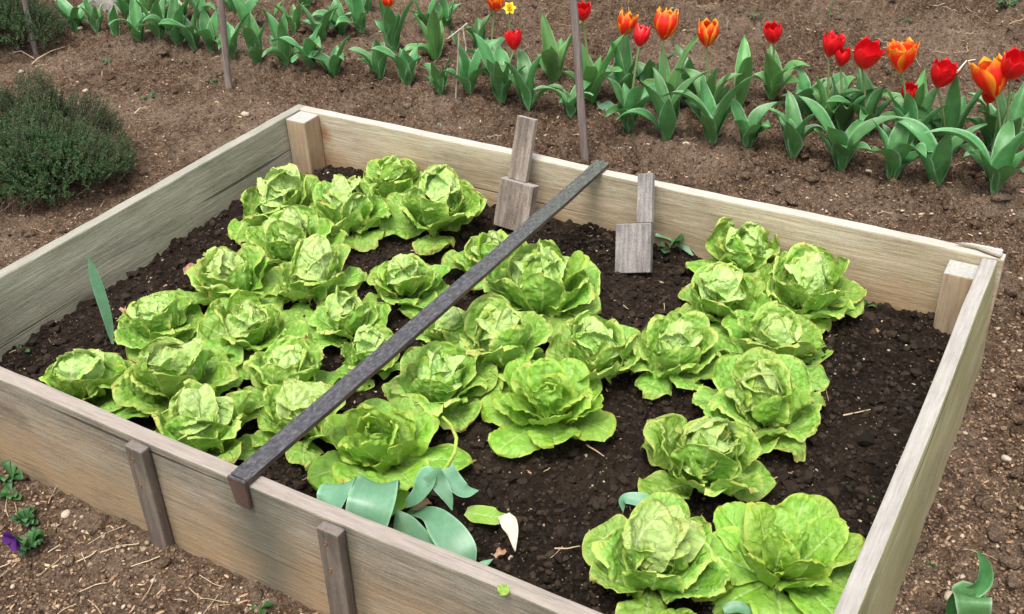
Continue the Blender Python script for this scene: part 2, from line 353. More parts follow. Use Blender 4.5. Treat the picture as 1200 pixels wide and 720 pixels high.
# ------------------------------------------------------------------ ground
def inbed(x, y, g=0.0):
    return (x > g) & (x < BW-g) & (y < -g) & (y > -BD+g)
def ground_h(x, y):
    x = np.asarray(x, float); y = np.asarray(y, float)
    # freshly hoed earth beyond the bed and among the tulips, trodden earth in front, left and right
    soft = sm(np.clip((y+0.05+0.5*vn(x*1.3, y*1.3, 5))/0.45, 0, 1))
    right = sm(np.clip((x-BW-0.05)/0.12, 0, 1))*0.75
    soft = np.maximum(soft, right*(0.5+vn(x*2, y*2, 9))*1.2)
    left = sm(np.clip((-x-0.05+0.3*vn(x*3, y*3, 6))/0.3, 0, 1))*sm(np.clip((0.75-y)/0.4, 0, 1))
    soft = soft*(1-0.6*left)
    far = sm(np.clip((y-1.45-0.12*vn(x*2, 0*x, 4)+0.06*(x))/0.35, 0, 1))
    h = 0.020*vn(x*2.2, y*2.2, 1)+0.012*vn(x*6, y*6, 2)+0.007*vn(x*17, y*17, 3)
    h += (0.42+0.75*soft)*(1.1*clods(x, y, 0.022, 11, 0.55)+0.8*clods(x+3.3, y, 0.011, 12, 0.8)+0.35*clods(x, y+7, 0.045, 13, 0.30+0*x))
    h += 0.9*far*clods(x+1, y+2, 0.07, 14, 0.5)+far*0.03*vn(x*9, y*9, 15)
    h += (0.0055*vn(x*75, y*75, 16)+0.0035*vn(x*150, y*150, 17))*(0.6+0.4*soft)+0.5*soft*clods(x+9, y+4, 0.016, 18, 0.6)
    # earth cracks in the trodden parts
    cr = np.abs(vn(x*5, y*5, 21)+0.5*vn(x*13, y*13, 22))
    h -= (1-soft)*0.010*np.clip(1-cr/0.018, 0, 1)*(vn(x*2, y*2, 23) > 0.0)
    # the earth falls away a little beside the right board
    h -= 0.05*sm(np.clip((x-BW+0.02)/0.10, 0, 1))*sm(np.clip((0.1-y)/0.5, 0, 1))*sm(np.clip((BW+1.1-x)/0.8, 0, 1))
    h -= 0.012*sm(np.clip((-BD-y+0.1)/0.3, 0, 1))
    return h
def axis(a, b, step, far):
    mid = np.arange(a, b, step); out_ = [mid[-1]]; d = step
    while out_[-1] < far: d *= 1.22; out_.append(out_[-1]+d)
    lo = [mid[0]]; d = step
    while lo[-1] > -far: d *= 1.22; lo.append(lo[-1]-d)
    return np.array(lo[:0:-1]+list(mid)+out_[1:])
gx = axis(-2.3, 2.75, 0.0047, 60); gy = axis(-1.65, 2.6, 0.0047, 60)
XX, YY = np.meshgrid(gx, gy); HH = ground_h(XX, YY)
V = np.stack([XX, YY, HH], -1).reshape(-1, 3); F = grid_faces(len(gy), len(gx))
c4 = V[F[:, 0]]; F = F[~inbed(c4[:, 0], c4[:, 1], 0.03)]
used = np.zeros(len(V), bool); used[F.ravel()] = True; remap = np.cumsum(used)-1
g = link('ground', mesh('ground', V[used], remap[F], mats=[M['ground']]))
tag(g, 'bare reddish brown garden earth with clods around the bed', kind='structure')

def bed_h(x, y):
    x = np.asarray(x, float); y = np.asarray(y, float)
    h = SOIL+0.030*vn(x*3, y*3, 31)+0.014*vn(x*9, y*9, 32)
    h += 0.75*clods(x, y, 0.020, 33, 0.7)+0.6*clods(x+3, y, 0.010, 34, 0.85)+0.4*clods(x+5, y, 0.04, 35, 0.25)
    h += 0.004*vn(x*110, y*110, 36)+0.006*vn(x*45, y*45, 37)
    e = np.minimum(np.minimum(x, BW-x), np.minimum(-y, BD+y)); h += 0.012*np.exp(-e/0.05)
    h += 0.035*np.exp(-((x-0.17)**2+(y+0.10)**2)/0.006)      # little heap in the far left corner
    return h-0.012
T = 0.030
bx = np.arange(0.012, BW-0.004, 0.0042); by = np.arange(-BD+0.012, -0.008, 0.0042)
XX, YY = np.meshgrid(bx, by)
g = link('bed_soil', mesh('bed_soil', np.stack([XX, YY, bed_h(XX, YY)], -1).reshape(-1, 3), grid_faces(len(by), len(bx)), mats=[M['soil']]))
tag(g, 'dark crumbly compost filling the wooden bed', kind='structure')

# crumbs and litter ---------------------------------------------------
def ico(sub):
    bm = bmesh.new(); bmesh.ops.create_icosphere(bm, subdivisions=sub, radius=1)
    v = np.array([x.co[:] for x in bm.verts]); f = np.array([[y.index for y in x.verts] for x in bm.faces]); bm.free(); return v, f
ICO = {1: ico(1), 2: ico(2)}
def scatter(name, xy, hf, size, squash, mats, label, sub=1, sink=0.3, elong=1.0, smooth=False, rough=0.35):
    n = len(xy); bv, bf = ICO[sub]; nv = len(bv)
    sc_ = size[:, None]*np.stack([rng.uniform(0.7, 1.3, n)*elong, rng.uniform(0.7, 1.2, n), rng.uniform(0.6, 1.1, n)*squash], -1)
    vv = bv[None]*(1+rough*(rng.random((n, nv, 1))-0.5)*2)*sc_[:, None, :]
    a = rng.uniform(0, 6.28, n); tl = rng.normal(0, 0.3, n)
    y2 = vv[..., 1]*np.cos(tl)[:, None]-vv[..., 2]*np.sin(tl)[:, None]; z2 = vv[..., 1]*np.sin(tl)[:, None]+vv[..., 2]*np.cos(tl)[:, None]
    x3 = vv[..., 0]*np.cos(a)[:, None]-y2*np.sin(a)[:, None]; y3 = vv[..., 0]*np.sin(a)[:, None]+y2*np.cos(a)[:, None]
    z0 = hf(xy[:, 0], xy[:, 1])+sc_[:, 2]*(1-2*sink)
    V = np.stack([x3+xy[:, :1], y3+xy[:, 1:2], z2+z0[:, None]], -1).reshape(-1, 3)
    F = (bf[None]+np.arange(n)[:, None, None]*nv).reshape(-1, 3)
    o = link(name, mesh(name, V, F, smooth=smooth, mats=mats)); tag(o, label, kind='stuff'); return o
def pts_ground(n, dens=None):
    """points over the ground, more evenly spread over the picture than over the plane"""
    res = []
    while len(res) < n:
        q = P(rng.uniform(-40, 1240), rng.uniform(-30, 750), 0)[:2]
        q = P(rng.uniform(-40, 1240), rng.uniform(-30, 750)**1.0, 0)[:2]
        if inbed(q[0], q[1], -0.012): continue
        if dens and rng.random() > dens(q): continue
        res.append(q)
    return np.array(res)
def pts_bed(n):
    return np.stack([rng.uniform(0.035, BW-0.035, n), rng.uniform(-BD+0.035, -0.035, n)], -1)
softness = lambda q: 1.0 if q[1] > 0.0 or q[0] > BW else 0.45
pg = pts_ground(42000, softness)
scatter('earth_crumbs', pg, ground_h, np.minimum(rng.gamma(1.8, 0.0013, len(pg))+0.0011, 0.0044), 0.7, [M['crumb']], 'loose brown earth crumbs lying on the ground', smooth=True)
pg = pts_ground(1500, lambda q: 1.0 if q[1] > 0.05 or q[0] > BW else 0.18)
scatter('earth_clods', pg, ground_h, np.minimum(rng.gamma(3, 0.0026, len(pg))+0.004, 0.022), 0.6, [M['ground']], 'larger clods of brown earth among the crumbs', sub=2, sink=0.45, smooth=True, rough=0.3)
pb = pts_bed(16000)
scatter('compost_crumbs', pb, bed_h, rng.gamma(2, 0.0016, len(pb))+0.0012, 0.85, [M['darkcrumb']], 'dark compost crumbs on the bed surface')
pg = pts_ground(2300)
scatter('gravel', pg, ground_h, np.minimum(rng.gamma(1.6, 0.0015, len(pg))+0.0013, 0.0062), 0.55, [M['pebble']], 'small pale pebbles scattered over the earth', sub=1, smooth=True, rough=0.2)
pg = pts_ground(1700)
scatter('wood_litter', pg, ground_h, np.minimum(rng.gamma(2, 0.001, len(pg))+0.0009, 0.003), 0.35, [M['chip']], 'tan wood shreds and dry bits on the earth', elong=3.2)
pb = pts_bed(650)
scatter('compost_litter', pb, bed_h, np.minimum(rng.gamma(1.8, 0.0011, len(pb))+0.0009, 0.0032), 0.6, [M['pebble'], M['chip']], 'tiny pale grit and bark bits in the compost', elong=1.4)
pb = pts_bed(260)
scatter('bark_litter', pb, bed_h, np.minimum(rng.gamma(2, 0.0011, len(pb))+0.0009, 0.0028), 0.4, [M['chip']], 'reddish bark shreds on the compost', elong=3.0)

def tube(pts, rad, k=6, cap=True):
    pts = np.asarray(pts, float); n = len(pts); rad = np.broadcast_to(rad, n)
    tg = np.gradient(pts, axis=0); tg /= np.linalg.norm(tg, axis=1)[:, None]+1e-9
    ref = np.array([0, 0, 1.0]) if abs(tg[0, 2]) < 0.8 else np.array([1.0, 0, 0])
    a = np.cross(tg, ref); a /= np.linalg.norm(a, axis=1)[:, None]; b = np.cross(tg, a)
    th = np.arange(k)/k*2*np.pi
    V = pts[:, None]+rad[:, None, None]*(np.cos(th)[None, :, None]*a[:, None]+np.sin(th)[None, :, None]*b[:, None])
    V = V.reshape(-1, 3); F = []
    for i in range(n-1):
        for j in range(k): F.append((i*k+j, i*k+(j+1) % k, (i+1)*k+(j+1) % k, (i+1)*k+j))
    if cap:
        V = np.concatenate([V, pts[:1], pts[-1:]])
        for j in range(0, k): F.append((n*k, (j+1) % k, j, j)); F.append((n*k+1, (n-1)*k+j, (n-1)*k+(j+1) % k, (n-1)*k+(j+1) % k))
    U = np.zeros((len(V), 2)); U[:n*k, 0] = np.tile(np.arange(k)/k, n); U[:n*k, 1] = np.repeat(np.arange(n)/(n-1), k)
    return V, np.array(F), U
def quads_only(F): return F

def straws(name, pts, hf, label, Lr=(0.02, 0.07)):
    A = Acc()
    for q in pts:
        a = rng.uniform(0, 6.28); L = rng.uniform(*Lr); r = rng.uniform(0.0006, 0.0014); t = np.linspace(-.5, .5, 6)
        bend = rng.normal(0, 0.2)
        x = q[0]+L*(t*math.cos(a)-bend*t*t*math.sin(a)); y = q[1]+L*(t*math.sin(a)+bend*t*t*math.cos(a))
        z = np.maximum.accumulate(hf(x, y)) if False else (hf(x, y)*0.3+0.7*hf(x, y).max()+0.002)
        V, F, U = tube(np.stack([x, y, z], -1), r, 4); A.add(V, F, U)
    o = link(name, A.mesh(name, [M['straw']])); tag(o, label, kind='stuff')
# more straw in the far plot and along the front board
ps = np.concatenate([pts_ground(90), pts_ground(150, lambda q: 1.0 if q[1] > 1.5 else 0.0), pts_ground(40, lambda q: 1.0 if q[1] < -0.6 and q[0] < 1.2 else 0.0)])
straws('straw', ps, ground_h, 'short dry straws lying on the bare earth')
straws('bed_straw', pts_bed(45), bed_h, 'few dry stalks lying on the dark compost', (0.015, 0.045))

# ------------------------------------------------------------------ raised bed
def board(name, L, H, T_, mat, parent, loc, rz=0, rx=0, seed=0, endgap=0.0, ry=0.0, wob=0.002, bev=0.0035):
    """box, x 0..L, y 0..-T, z 0..-H in its own space"""
    bm = bmesh.new(); bmesh.ops.create_cube(bm, size=1)
    for v_ in bm.verts: v_.co = Vector(((v_.co.x+.5)*L, (v_.co.y-.5)*T_, (v_.co.z-.5)*H))
    bmesh.ops.bevel(bm, geom=list(bm.edges), offset=bev, segments=2, affect='EDGES', profile=0.6)
    n = max(2, int(L/0.03))
    for i in range(1, n):
        bmesh.ops.bisect_plane(bm, geom=list(bm.verts)+list(bm.edges)+list(bm.faces), plane_co=(L*i/n, 0, 0), plane_no=(1, 0, 0))
    for i in range(1, 8):
        bmesh.ops.bisect_plane(bm, geom=list(bm.verts)+list(bm.edges)+list(bm.faces), plane_co=(0, 0, -H*i/8), plane_no=(0, 0, 1))
    P0 = np.array([v_.co[:] for v_ in bm.verts]); s_ = seed*13.7
    dz = wob*2*vn(P0[:, 0]*2.3+s_, P0[:, 1]*0, 51)+wob*0.9*vn(P0[:, 0]*22+s_, P0[:, 1]*60, 52)*(P0[:, 2] > -0.01)
    dy = wob*2.4*vn(P0[:, 0]*2+s_, P0[:, 2]*3, 53)+wob*0.6*vn(P0[:, 0]*9+s_, P0[:, 2]*60, 54)
    for v_, a_, b_ in zip(bm.verts, dz, dy): v_.co.z += a_; v_.co.y += b_
    me = bpy.data.meshes.new(name); bm.to_mesh(me); bm.free()
    for p_ in me.polygons: p_.use_smooth = False
    me.materials.append(mat)
    o = link(name, me, parent, loc); o.rotation_euler = (rx, ry, rz); return o

GREY = dict(dark=(0.15, 0.12, 0.095), mid=(0.30, 0.25, 0.205), light=(0.45, 0.395, 0.335))
M['wood_left'] = mat_wood('grey_board', (0.17, 0.16, 0.12), (0.33, 0.315, 0.245), (0.47, 0.45, 0.365), (0.26, 0.22, 0.16), (0.22, 0.25, 0.13), 1, H=0.28, warmamt=0.35, greenamt=0.45, top=(0.34, 0.33, 0.28))
M['wood_back'] = mat_wood('tan_board', (0.26, 0.205, 0.135), (0.44, 0.375, 0.275), (0.59, 0.52, 0.40), (0.36, 0.22, 0.10), (0.34, 0.33, 0.18), 2, H=0.27, warmamt=0.75, greenamt=0.4, top=(0.52, 0.48, 0.425),
                          hot=[(0.105, -0.06, 0.035, (0.24, 0.09, 0.03)), (0.10, -0.19, 0.12, (0.22, 0.10, 0.035))])
M['wood_front'] = mat_wood('brown_board', (0.10, 0.088, 0.066), (0.225, 0.20, 0.155), (0.35, 0.32, 0.255), (0.34, 0.22, 0.115), (0.2, 0.2, 0.13), 3.3, H=0.26, warmamt=0.75, greenamt=0.3, top=(0.36, 0.31, 0.275),
                           stain_shade=[(0.965, 0.10, 0.72, (0.085, 0.095, 0.075)), (1.16, 0.03, 0.5, (0.10, 0.09, 0.07)), (0.72, 0.03, 0.4, (0.11, 0.10, 0.08))])  # stain below the bar; painted-in stake shadow and mould right of each stake
M['wood_right'] = mat_wood('olive_board', (0.20, 0.18, 0.095), (0.35, 0.33, 0.18), (0.48, 0.45, 0.28), (0.30, 0.22, 0.14), (0.22, 0.23, 0.09), 4, H=0.33, warmamt=0.5, greenamt=0.6, top=(0.40, 0.375, 0.36))
M['wood_post'] = mat_wood('post_wood', (0.22, 0.15, 0.095), (0.38, 0.29, 0.20), (0.50, 0.41, 0.30), (0.30, 0.15, 0.06), (0.3, 0.28, 0.15), 5, H=0.2, warmamt=0.6, greenamt=0.2, top=(0.48, 0.48, 0.46))
M['wood_stake'] = mat_wood('dark_stake_wood', (0.07, 0.055, 0.045), (0.14, 0.11, 0.09), (0.24, 0.195, 0.16), (0.15, 0.10, 0.07), (0.13, 0.13, 0.08), 6, H=0.3, warmamt=0.3, greenamt=0.3, top=(0.2, 0.17, 0.15))
M['wood_grey'] = mat_wood('silvery_wood', (0.07, 0.05, 0.04), (0.29, 0.235, 0.205), (0.50, 0.43, 0.39), (0.24, 0.17, 0.13), (0.25, 0.25, 0.18), 7, H=2, warmamt=0.3, greenamt=0.2, top=(0.4, 0.36, 0.34))
M['wood_darkgrey'] = mat_wood('charcoal_grey_wood', (0.02, 0.018, 0.018), (0.19, 0.17, 0.165), (0.40, 0.37, 0.36), (0.17, 0.13, 0.11), (0.2, 0.19, 0.15), 8.4, H=2, warmamt=0.3, greenamt=0.2, top=(0.3, 0.28, 0.27))

bed = empty('raised_bed', (0, 0, 0))
tag(bed, 'large square raised bed of weathered boards holding all the lettuces', 'raised bed')
board('left_board', BD-T-0.004, 0.27, T, M['wood_left'], bed, (0, -T-0.002, RIM), rz=-math.pi/2, seed=1).location.x = T
bpy.data.objects['left_board'].location = (0.0, -BD+T+0.002, RIM); bpy.data.objects['left_board'].rotation_euler = (0, 0, math.pi/2)
bpy.data.objects['left_board'].location.x = 0.0
# rz=+90: x -> +y, y(-T..0) -> +x side 0..T
board('back_board', BW+0.006, 0.28, T, M['wood_back'], bed, (0, 0, RIM), seed=2)
board('front_board', BW-0.04, 0.30, T, M['wood_front'], bed, (0, -BD+T, RIM), seed=3)
# right board leans: its foot stands a little outside its top
rb = board('right_board', BD-T-0.03, 0.36, T, M['wood_right'], bed, (BW-T-0.002, -BD+0.025, RIM+0.002), rz=math.pi/2, seed=4)
rb.rotation_euler = Matrix.Rotation(math.pi/2, 3, 'Z').to_euler()
rb.matrix_world = Matrix.Translation((BW-0.034, -BD+0.02, RIM+0.002)) @ Matrix.Rotation(R(-4), 4, 'Y') @ Matrix.Rotation(math.pi/2, 4, 'Z')
def vboard(name, x0, y0, z0, wx, wy, H, mat, seed, lean=0.0):
    """upright piece, grain along its height; x0..x0+wx, y0 down to y0-wy, top at z0"""
    o = board(name, H, wx, wy, mat, bed, (0, 0, 0), seed=seed, wob=0.0012)
    # piece space: x = up, z = -(world x), y = world y
    B_ = Matrix(((0, 0, -1, 0), (0, 1, 0, 0), (1, 0, 0, 0), (0, 0, 0, 1)))
    o.matrix_basis = Matrix.Translation((x0, y0, z0-H)) @ Matrix.Rotation(lean, 4, 'Y') @ B_
    return o
vboard('corner_post', T+0.002, -T-0.002, RIM-0.002, 0.066, 0.066, 0.28, M['wood_post'], 5)
vboard('corner_post', BW-T-0.068, -T-0.002, RIM-0.022, 0.061, 0.062, 0.26, M['wood_post'], 6)
# outside stakes on the front board
for (ta, tb, wd) in (((163, 519), (186, 632), 0.042), ((388, 615), (405, 700), 0.042)):
    a3 = P(*ta, RIM-0.01); x0 = a3[0]
    vboard('side_stake', x0-wd/2, -BD-0.0035, RIM-0.004, wd, 0.020, 0.34, M['wood_stake'], x0, R(1.5)).location.y -= 0.0
for (hx, hz) in ((0.0, -0.03), (0.0, -0.09)):
    for (ta, tb, wd) in (((163, 519), (186, 632), 0.042), ((388, 615), (405, 700), 0.042)):
        x0 = P(*ta, RIM-0.01)[0]; v_, f_, u_ = tube([(0, 0, 0), (0, -0.0018, 0)], 0.0033, 8)
        link('nail', mesh('nail', v_, f_, mats=[M['rust']]), bed, (x0+hx+0.002, -BD-0.0235, RIM+hz))
# splintered strip nailed on the far right corner
def prism(pts2, z0, z1):
    n = len(pts2); V = [(*p_, z0) for p_ in pts2]+[(*p_, z1) for p_ in pts2]
    F = [tuple(range(n-1, -1, -1)), tuple(range(n, 2*n))]+[(i, (i+1) % n, n+(i+1) % n, n+i) for i in range(n)]
    return V, F
def pymesh(name, V, F, mat, bev=0.0):
    me = bpy.data.meshes.new(name); me.from_pydata(V, [], F); me.update()
    bm = bmesh.new(); bm.from_mesh(me); bmesh.ops.recalc_face_normals(bm, faces=bm.faces)
    if bev: bmesh.ops.bevel(bm, geom=list(bm.edges), offset=bev, segments=2, affect='EDGES')
    bm.to_mesh(me); bm.free(); me.materials.append(mat); return me
V_, F_ = prism([(-0.085, 0.000), (-0.05, 0.010), (0.010, 0.012), (0.010, -0.004), (-0.03, -0.002)], 0, 0.007)
link('splinter', pymesh('splinter', V_, F_, M['wood_post'], 0.0015), bed, (BW-0.012, -0.012, RIM+0.0035))
V_, F_ = prism([(-0.07, 0.004), (0.012, -0.006), (0.010, -0.022), (-0.015, -0.014)], 0, 0.006)
link('splinter', pymesh('splinter', V_, F_, M['wood_post'], 0.0015), bed, (BW-0.012, -0.008, RIM+0.0035))
v_, f_, u_ = tube([(0, 0, -0.02), (0.001, 0, 0.01), (0.003, 0, 0.03)], [0.0013, 0.0013, 0.0012], 6)
link('nail', mesh('nail', v_, f_, mats=[M['rust']]), bed, (BW-0.02, -0.003, RIM))

# ------------------------------------------------------------------ crossbar
A0 = P(276, 563, RIM); A1 = P(700, 201, RIM)
A0 = np.array([P(276, 570, RIM)[0], -BD-0.004, RIM]); A1 = np.array([P(701, 200, RIM)[0], 0.012, RIM])
d = A1-A0; LB = np.linalg.norm(d); an = math.atan2(d[1], d[0])
bar = empty('crossbar', (A0+A1)/2+np.array([0, 0, 0.004]), an)
tag(bar, 'long dark grey flat bar laid diagonally across the bed rims', 'bar')
cs = math.cos(an); sn = math.sin(an)
def bar_piece(name, pts, wd):
    """pts = closed outline in bar x,z ; extruded sideways"""
    n = len(pts); V = [(x, -wd/2, z) for x, z in pts]+[(x, wd/2, z) for x, z in pts]
    F = [tuple(range(n)), tuple(range(2*n-1, n-1, -1))]+[(i, n+i, n+(i+1) % n, (i+1) % n) for i in range(n)]
    return V, F
h2 = LB/2; wb = 0.038
# sheared ends so the bar finishes flush with the board faces it crosses
n = 40; V = []; F = []
ca = math.atan2(0, 1)
for i in range(n+1):
    t = i/n
    for (yy, zz) in ((-wb/2, 0.0), (wb/2, 0.0), (wb/2, 0.009), (-wb/2, 0.009)):
        sh = yy*(-cs/sn)*-1                         # cut parallel to the boards
        sh = yy*cs/sn
        x = -h2+t*LB+sh*(-1)*-1
        V.append((x, yy+0.003*vn(np.array([x*2.2]), np.array([0.5]), 66)[0]+0.0022*vn(np.array([x*9.]), np.array([yy*30.]), 61)[0]*2, zz+0.0015*vn(np.array([x*14.]), np.array([yy*50.]), 62)[0]-0.004*math.sin(math.pi*t)))
for i in range(n):
    for j in range(4): F.append((i*4+j, i*4+(j+1) % 4, i*4+4+(j+1) % 4, i*4+4+j))
F.append((0, 3, 2, 1)); F.append((n*4, n*4+1, n*4+2, n*4+3))
bm_ = pymesh('bar_strip', V, F, M['bar'], 0)
link('bar_strip', bm_, bar)
# hook folded down over the front board
def hook(x_end, y_out, sgn, H_):
    wx = wb/abs(sn)                                  # width measured along the board
    V_, F_ = prism([(-wx/2, 0), (wx/2, 0), (wx/2, 0.006), (-wx/2, 0.006)], -H_, 0)
    V_ = [(x*(1 if z > -0.01 else 0.86)+(0.004 if z < -0.01 else 0), y, z) for x, y, z in V_]
    o = link('hook', pymesh('hook', V_, F_, M['bar'], 0.0008), bar)
    o.matrix_world = Matrix.Translation((x_end, y_out, RIM+0.012))
    o.matrix_parent_inverse = Matrix.Identity(4)
    mw = o.matrix_world.copy(); o.matrix_basis = (Matrix.Translation(bar.location) @ Matrix.Rotation(an, 4, 'Z')).inverted() @ mw
hook(A0[0], -BD-0.011, -1, 0.058)

# ------------------------------------------------------------------ wooden paddles
def paddle(label, base, top, wide, hw, split, th, mat, name='wooden_paddle', off=0.0, dx_top=0.0, side=1, notch=0.0, th2=None):
    """blade at the bottom, narrower handle above, leaning; base/top = 3-D points of the centre line of the blade / handle"""
    base = np.array(base, float); top = np.array(top, float); d = top-base; L = np.linalg.norm(d); up = d/L
    xax = np.array([1.0, 0, 0]); xax = xax-up*(xax@up); xax /= np.linalg.norm(xax); nrm = np.cross(xax, up)   # points to -y, out of the board
    rot = Matrix((xax, up, nrm)).transposed().to_4x4()
    e = empty(name, base); e.rotation_mode = 'XYZ'; e.rotation_euler = rot.to_euler()
    tag(e, label, 'wooden paddle')
    # meshes live with grain along x: rotate so local x = up
    q = Matrix.Rotation(math.pi/2, 4, 'Z')
    b = board('blade', split, wide, th, mat, e, (0, 0, 0), seed=base[0], wob=0.0012, bev=0.002)
    # board space: x 0..L, y 0..-T, z 0..-H  -> x=up, z = -side, y = normal
    Bm = Matrix(((0, 0, -1, 0), (1, 0, 0, 0), (0, -1, 0, 0), (0, 0, 0, 1)))
    b.matrix_basis = Matrix.Translation((-wide/2, 0, 0)) @ Bm
    hd = board('handle', L-split+0.0, hw, th2 or th*0.7, mat, e, (0, 0, 0), seed=base[0]+3, wob=0.0012, bev=0.002)
    hd.matrix_basis = Matrix.Translation((off-hw/2, split+0.0008, -(0.0))) @ Bm
    return e
sz = SOIL+0.002
b1 = P(604, 267, sz); t1 = above((0, 0, 0), 0, 0)
def on_plane_y(px, py, y):
    r = ray(px, py); return CAM+r*((y-CAM[1])/r[1])
tL = on_plane_y(624, 139, -0.030)
paddle('pale two-piece wooden paddle standing taller than the board beside the bar', b1, tL, 0.098, 0.052, 0.124, 0.030, M['wood_grey'], off=-0.010, th2=0.016)
b2 = P(744, 321, sz); tR = on_plane_y(747, 206, -T-0.016)
paddle('darker grey L-shaped wooden paddle leaning inside the back board', b2, tR, 0.088, 0.038, 0.118, 0.018, M['wood_darkgrey'], off=0.0245, th2=0.0175)

# ------------------------------------------------------------------ garden stakes
def stick(name, label, cat, p0, p1, r0, r1, mat, k=7, seed=0, group=None, wob=0.004):
    n = 24; t = np.linspace(0, 1, n)[:, None]; p0 = np.array(p0); p1 = np.array(p1)
    pts = p0*(1-t)+p1*t; pts[:, 0] += wob*vn(t[:, 0]*5+seed, t[:, 0]*0, 71); pts[:, 1] += wob*vn(t[:, 0]*5+seed, t[:, 0]*0+9, 72)
    rad = (r0*(1-t)+r1*t)[:, 0]*(1+0.16*vn(t[:, 0]*14+seed, t[:, 0]*0, 73))
    V, F, U = tube(pts-p0, rad, k)
    V[:, :] += 0.12*r0*np.stack([vn(V[:, 2]*40, V[:, 0]*300, 74), vn(V[:, 2]*40, V[:, 1]*300, 75), 0*V[:, 0]], -1)
    o = link(name, mesh(name, V, F, U, mats=[mat]), None, p0); tag(o, label, cat, group); return o
def mat_stick(name, a_, b_):
    k = N(name); v = k.n('Mapping', {'Vector': k.n('TexCoord').outputs['Object'], 'Scale': (90, 90, 7)}).outputs[0]
    n1 = k.noise(v, 1.0, 5, 0.7, 0.3); return k.done(k.mix(k.rng(n1, 0.3, 0.7), a_, b_), 0.9, k.bump(n1, 0.7, 0.003), 0.2)
M['stick'] = mat_stick('stake_bark', (0.11, 0.085, 0.075), (0.30, 0.25, 0.225))
M['cane'] = mat_stick('pale_cane', (0.30, 0.25, 0.2), (0.6, 0.53, 0.45))
for (lab, bpx, tpx, r0, r1) in (
        ('tall grey stake behind the end of the dark bar, among the tulips', (686, 192), (671, 0), 0.0125, 0.0115),
        ('grey stake in the leafy tulips behind the left board', (268, 103), (257, -5), 0.0135, 0.012),
        ('grey stake standing in front of the small dark bush at the top corner', (43, 64), (28, -5), 0.0115, 0.0105)):
    p0 = P(*bpx, 0.0); p1 = above(p0, *tpx); p1 = p0+(p1-p0)*1.35; pb = p0-(p1-p0)*0.05
    stick('garden_stake', lab, 'stake', pb, p1, r0, r1, M['stick'], 7, bpx[0], 'grey stakes in the flower border')
p0 = P(534, 121, 0.0); p1 = above(p0, 538, 34)
stick('thin_cane', 'thin upright cane standing between tulip leaves', 'cane', p0, p1, 0.0035, 0.003, M['cane'], 6, 3)
pm = above(p0, 526, 44); pn = above(p0, 548, 27)
stick('broken_cane', 'short pale reed caught across the top of the thin cane', 'cane', pm+FH*-0.004, pn+FH*-0.004, 0.0028, 0.0025, M['cane'], 6, 4)
pm = above(p0, 543, 32, 0.01); pn = above(p0, 546, 60, 0.01)
stick('broken_cane', 'pale reed hanging down beside the thin cane', 'cane', pn, pm, 0.0025, 0.0028, M['cane'], 6, 5)
for (a_, b_, lab) in (((70, 42), (66, 0), 'thin dark rod leaning on the pale stone block'), ((80, 24), (76, 0), 'shorter thin rod beside the pale stone block')):
    p0 = P(*a_, 0); p1 = above(p0, *b_); p1 = p0+(p1-p0)*1.4
    stick('thin_rod', lab, 'rod', p0, p1, 0.003, 0.003, M['stick'], 6, a_[0])

# stone block at the top edge
def lump(name, size, seed, mat, loc, rz, rough=0.12, sub=4, boxy=0.75):
    bm = bmesh.new(); bmesh.ops.create_icosphere(bm, subdivisions=sub, radius=1)
    v = np.array([q.co[:] for q in bm.verts]); mx = np.abs(v).max(1)[:, None]; v = v*(1-boxy)+(v/mx)*boxy*0.85
    n_ = rough*(vn3(v[:, 0]*2+seed, v[:, 1]*2, v[:, 2]*2, 81)+0.5*vn3(v[:, 0]*6+seed, v[:, 1]*6, v[:, 2]*6, 82))
    v = v*(1+n_[:, None]*2)*np.array(size)
    f = np.array([[q.index for q in x.verts] for x in bm.faces]); bm.free()
    return link(name, mesh(name, v, f, mats=[mat]), None, loc, (0, 0, rz))
q = P(128, 14, 0.0)
o = lump('stone_block', (0.26, 0.085, 0.12), 3, M['stone'], (q[0]+0.02, q[1]+0.05, 0.03), R(-12)); tag(o, 'rough pale grey stone block behind the first tulips', 'stone')
for i, (px, py, s_) in enumerate(((288, 137, 0.016), (96, 41, 0.012), (121, 47, 0.017), (175, 45, 0.012), (26, 88, 0.012), (102, 112, 0.012), (78, 605, 0.011), (1184, 520, 0.010), (1117, 682, 0.012), (944, 236, 0.0), (803, 179, 0.012), (987, 205, 0.011), (1017, 205, 0.011), (1080, 253, 0.010))):
    if s_ == 0: continue
    q = P(px, py, 0); z = float(ground_h(q[0], q[1]))
    o = lump('pebble', (s_, s_*0.8, s_*0.55), i*3.1, M['pebble'], (q[0], q[1], z+s_*0.3), i*1.3, 0.2, 2, 0.3)
    tag(o, ['flat cream pebble between the left board and the tulips', 'white pebble under the first tulip by the stone block', 'largest white pebble below the second tulip',
            'white pebble under the fourth tulip from the stone block', 'white pebble on the earth just above the large dark bush', 'pale pebble at the edge of the large dark bush',
            'round white pebble in front of the near board, right of the viola', 'pale pebble on the earth outside the right board', 'cream pebble beside the torn tulip leaf in the near corner', '',
            'pale pebble under the orange tulip right of the tall stake', 'cream pebble just left of the wide-spread tulip foot', 'cream pebble right of the wide-spread tulip foot', 'pale pebble in front of the tulip row near its end'][i], 'pebble', 'pale pebbles on the earth')

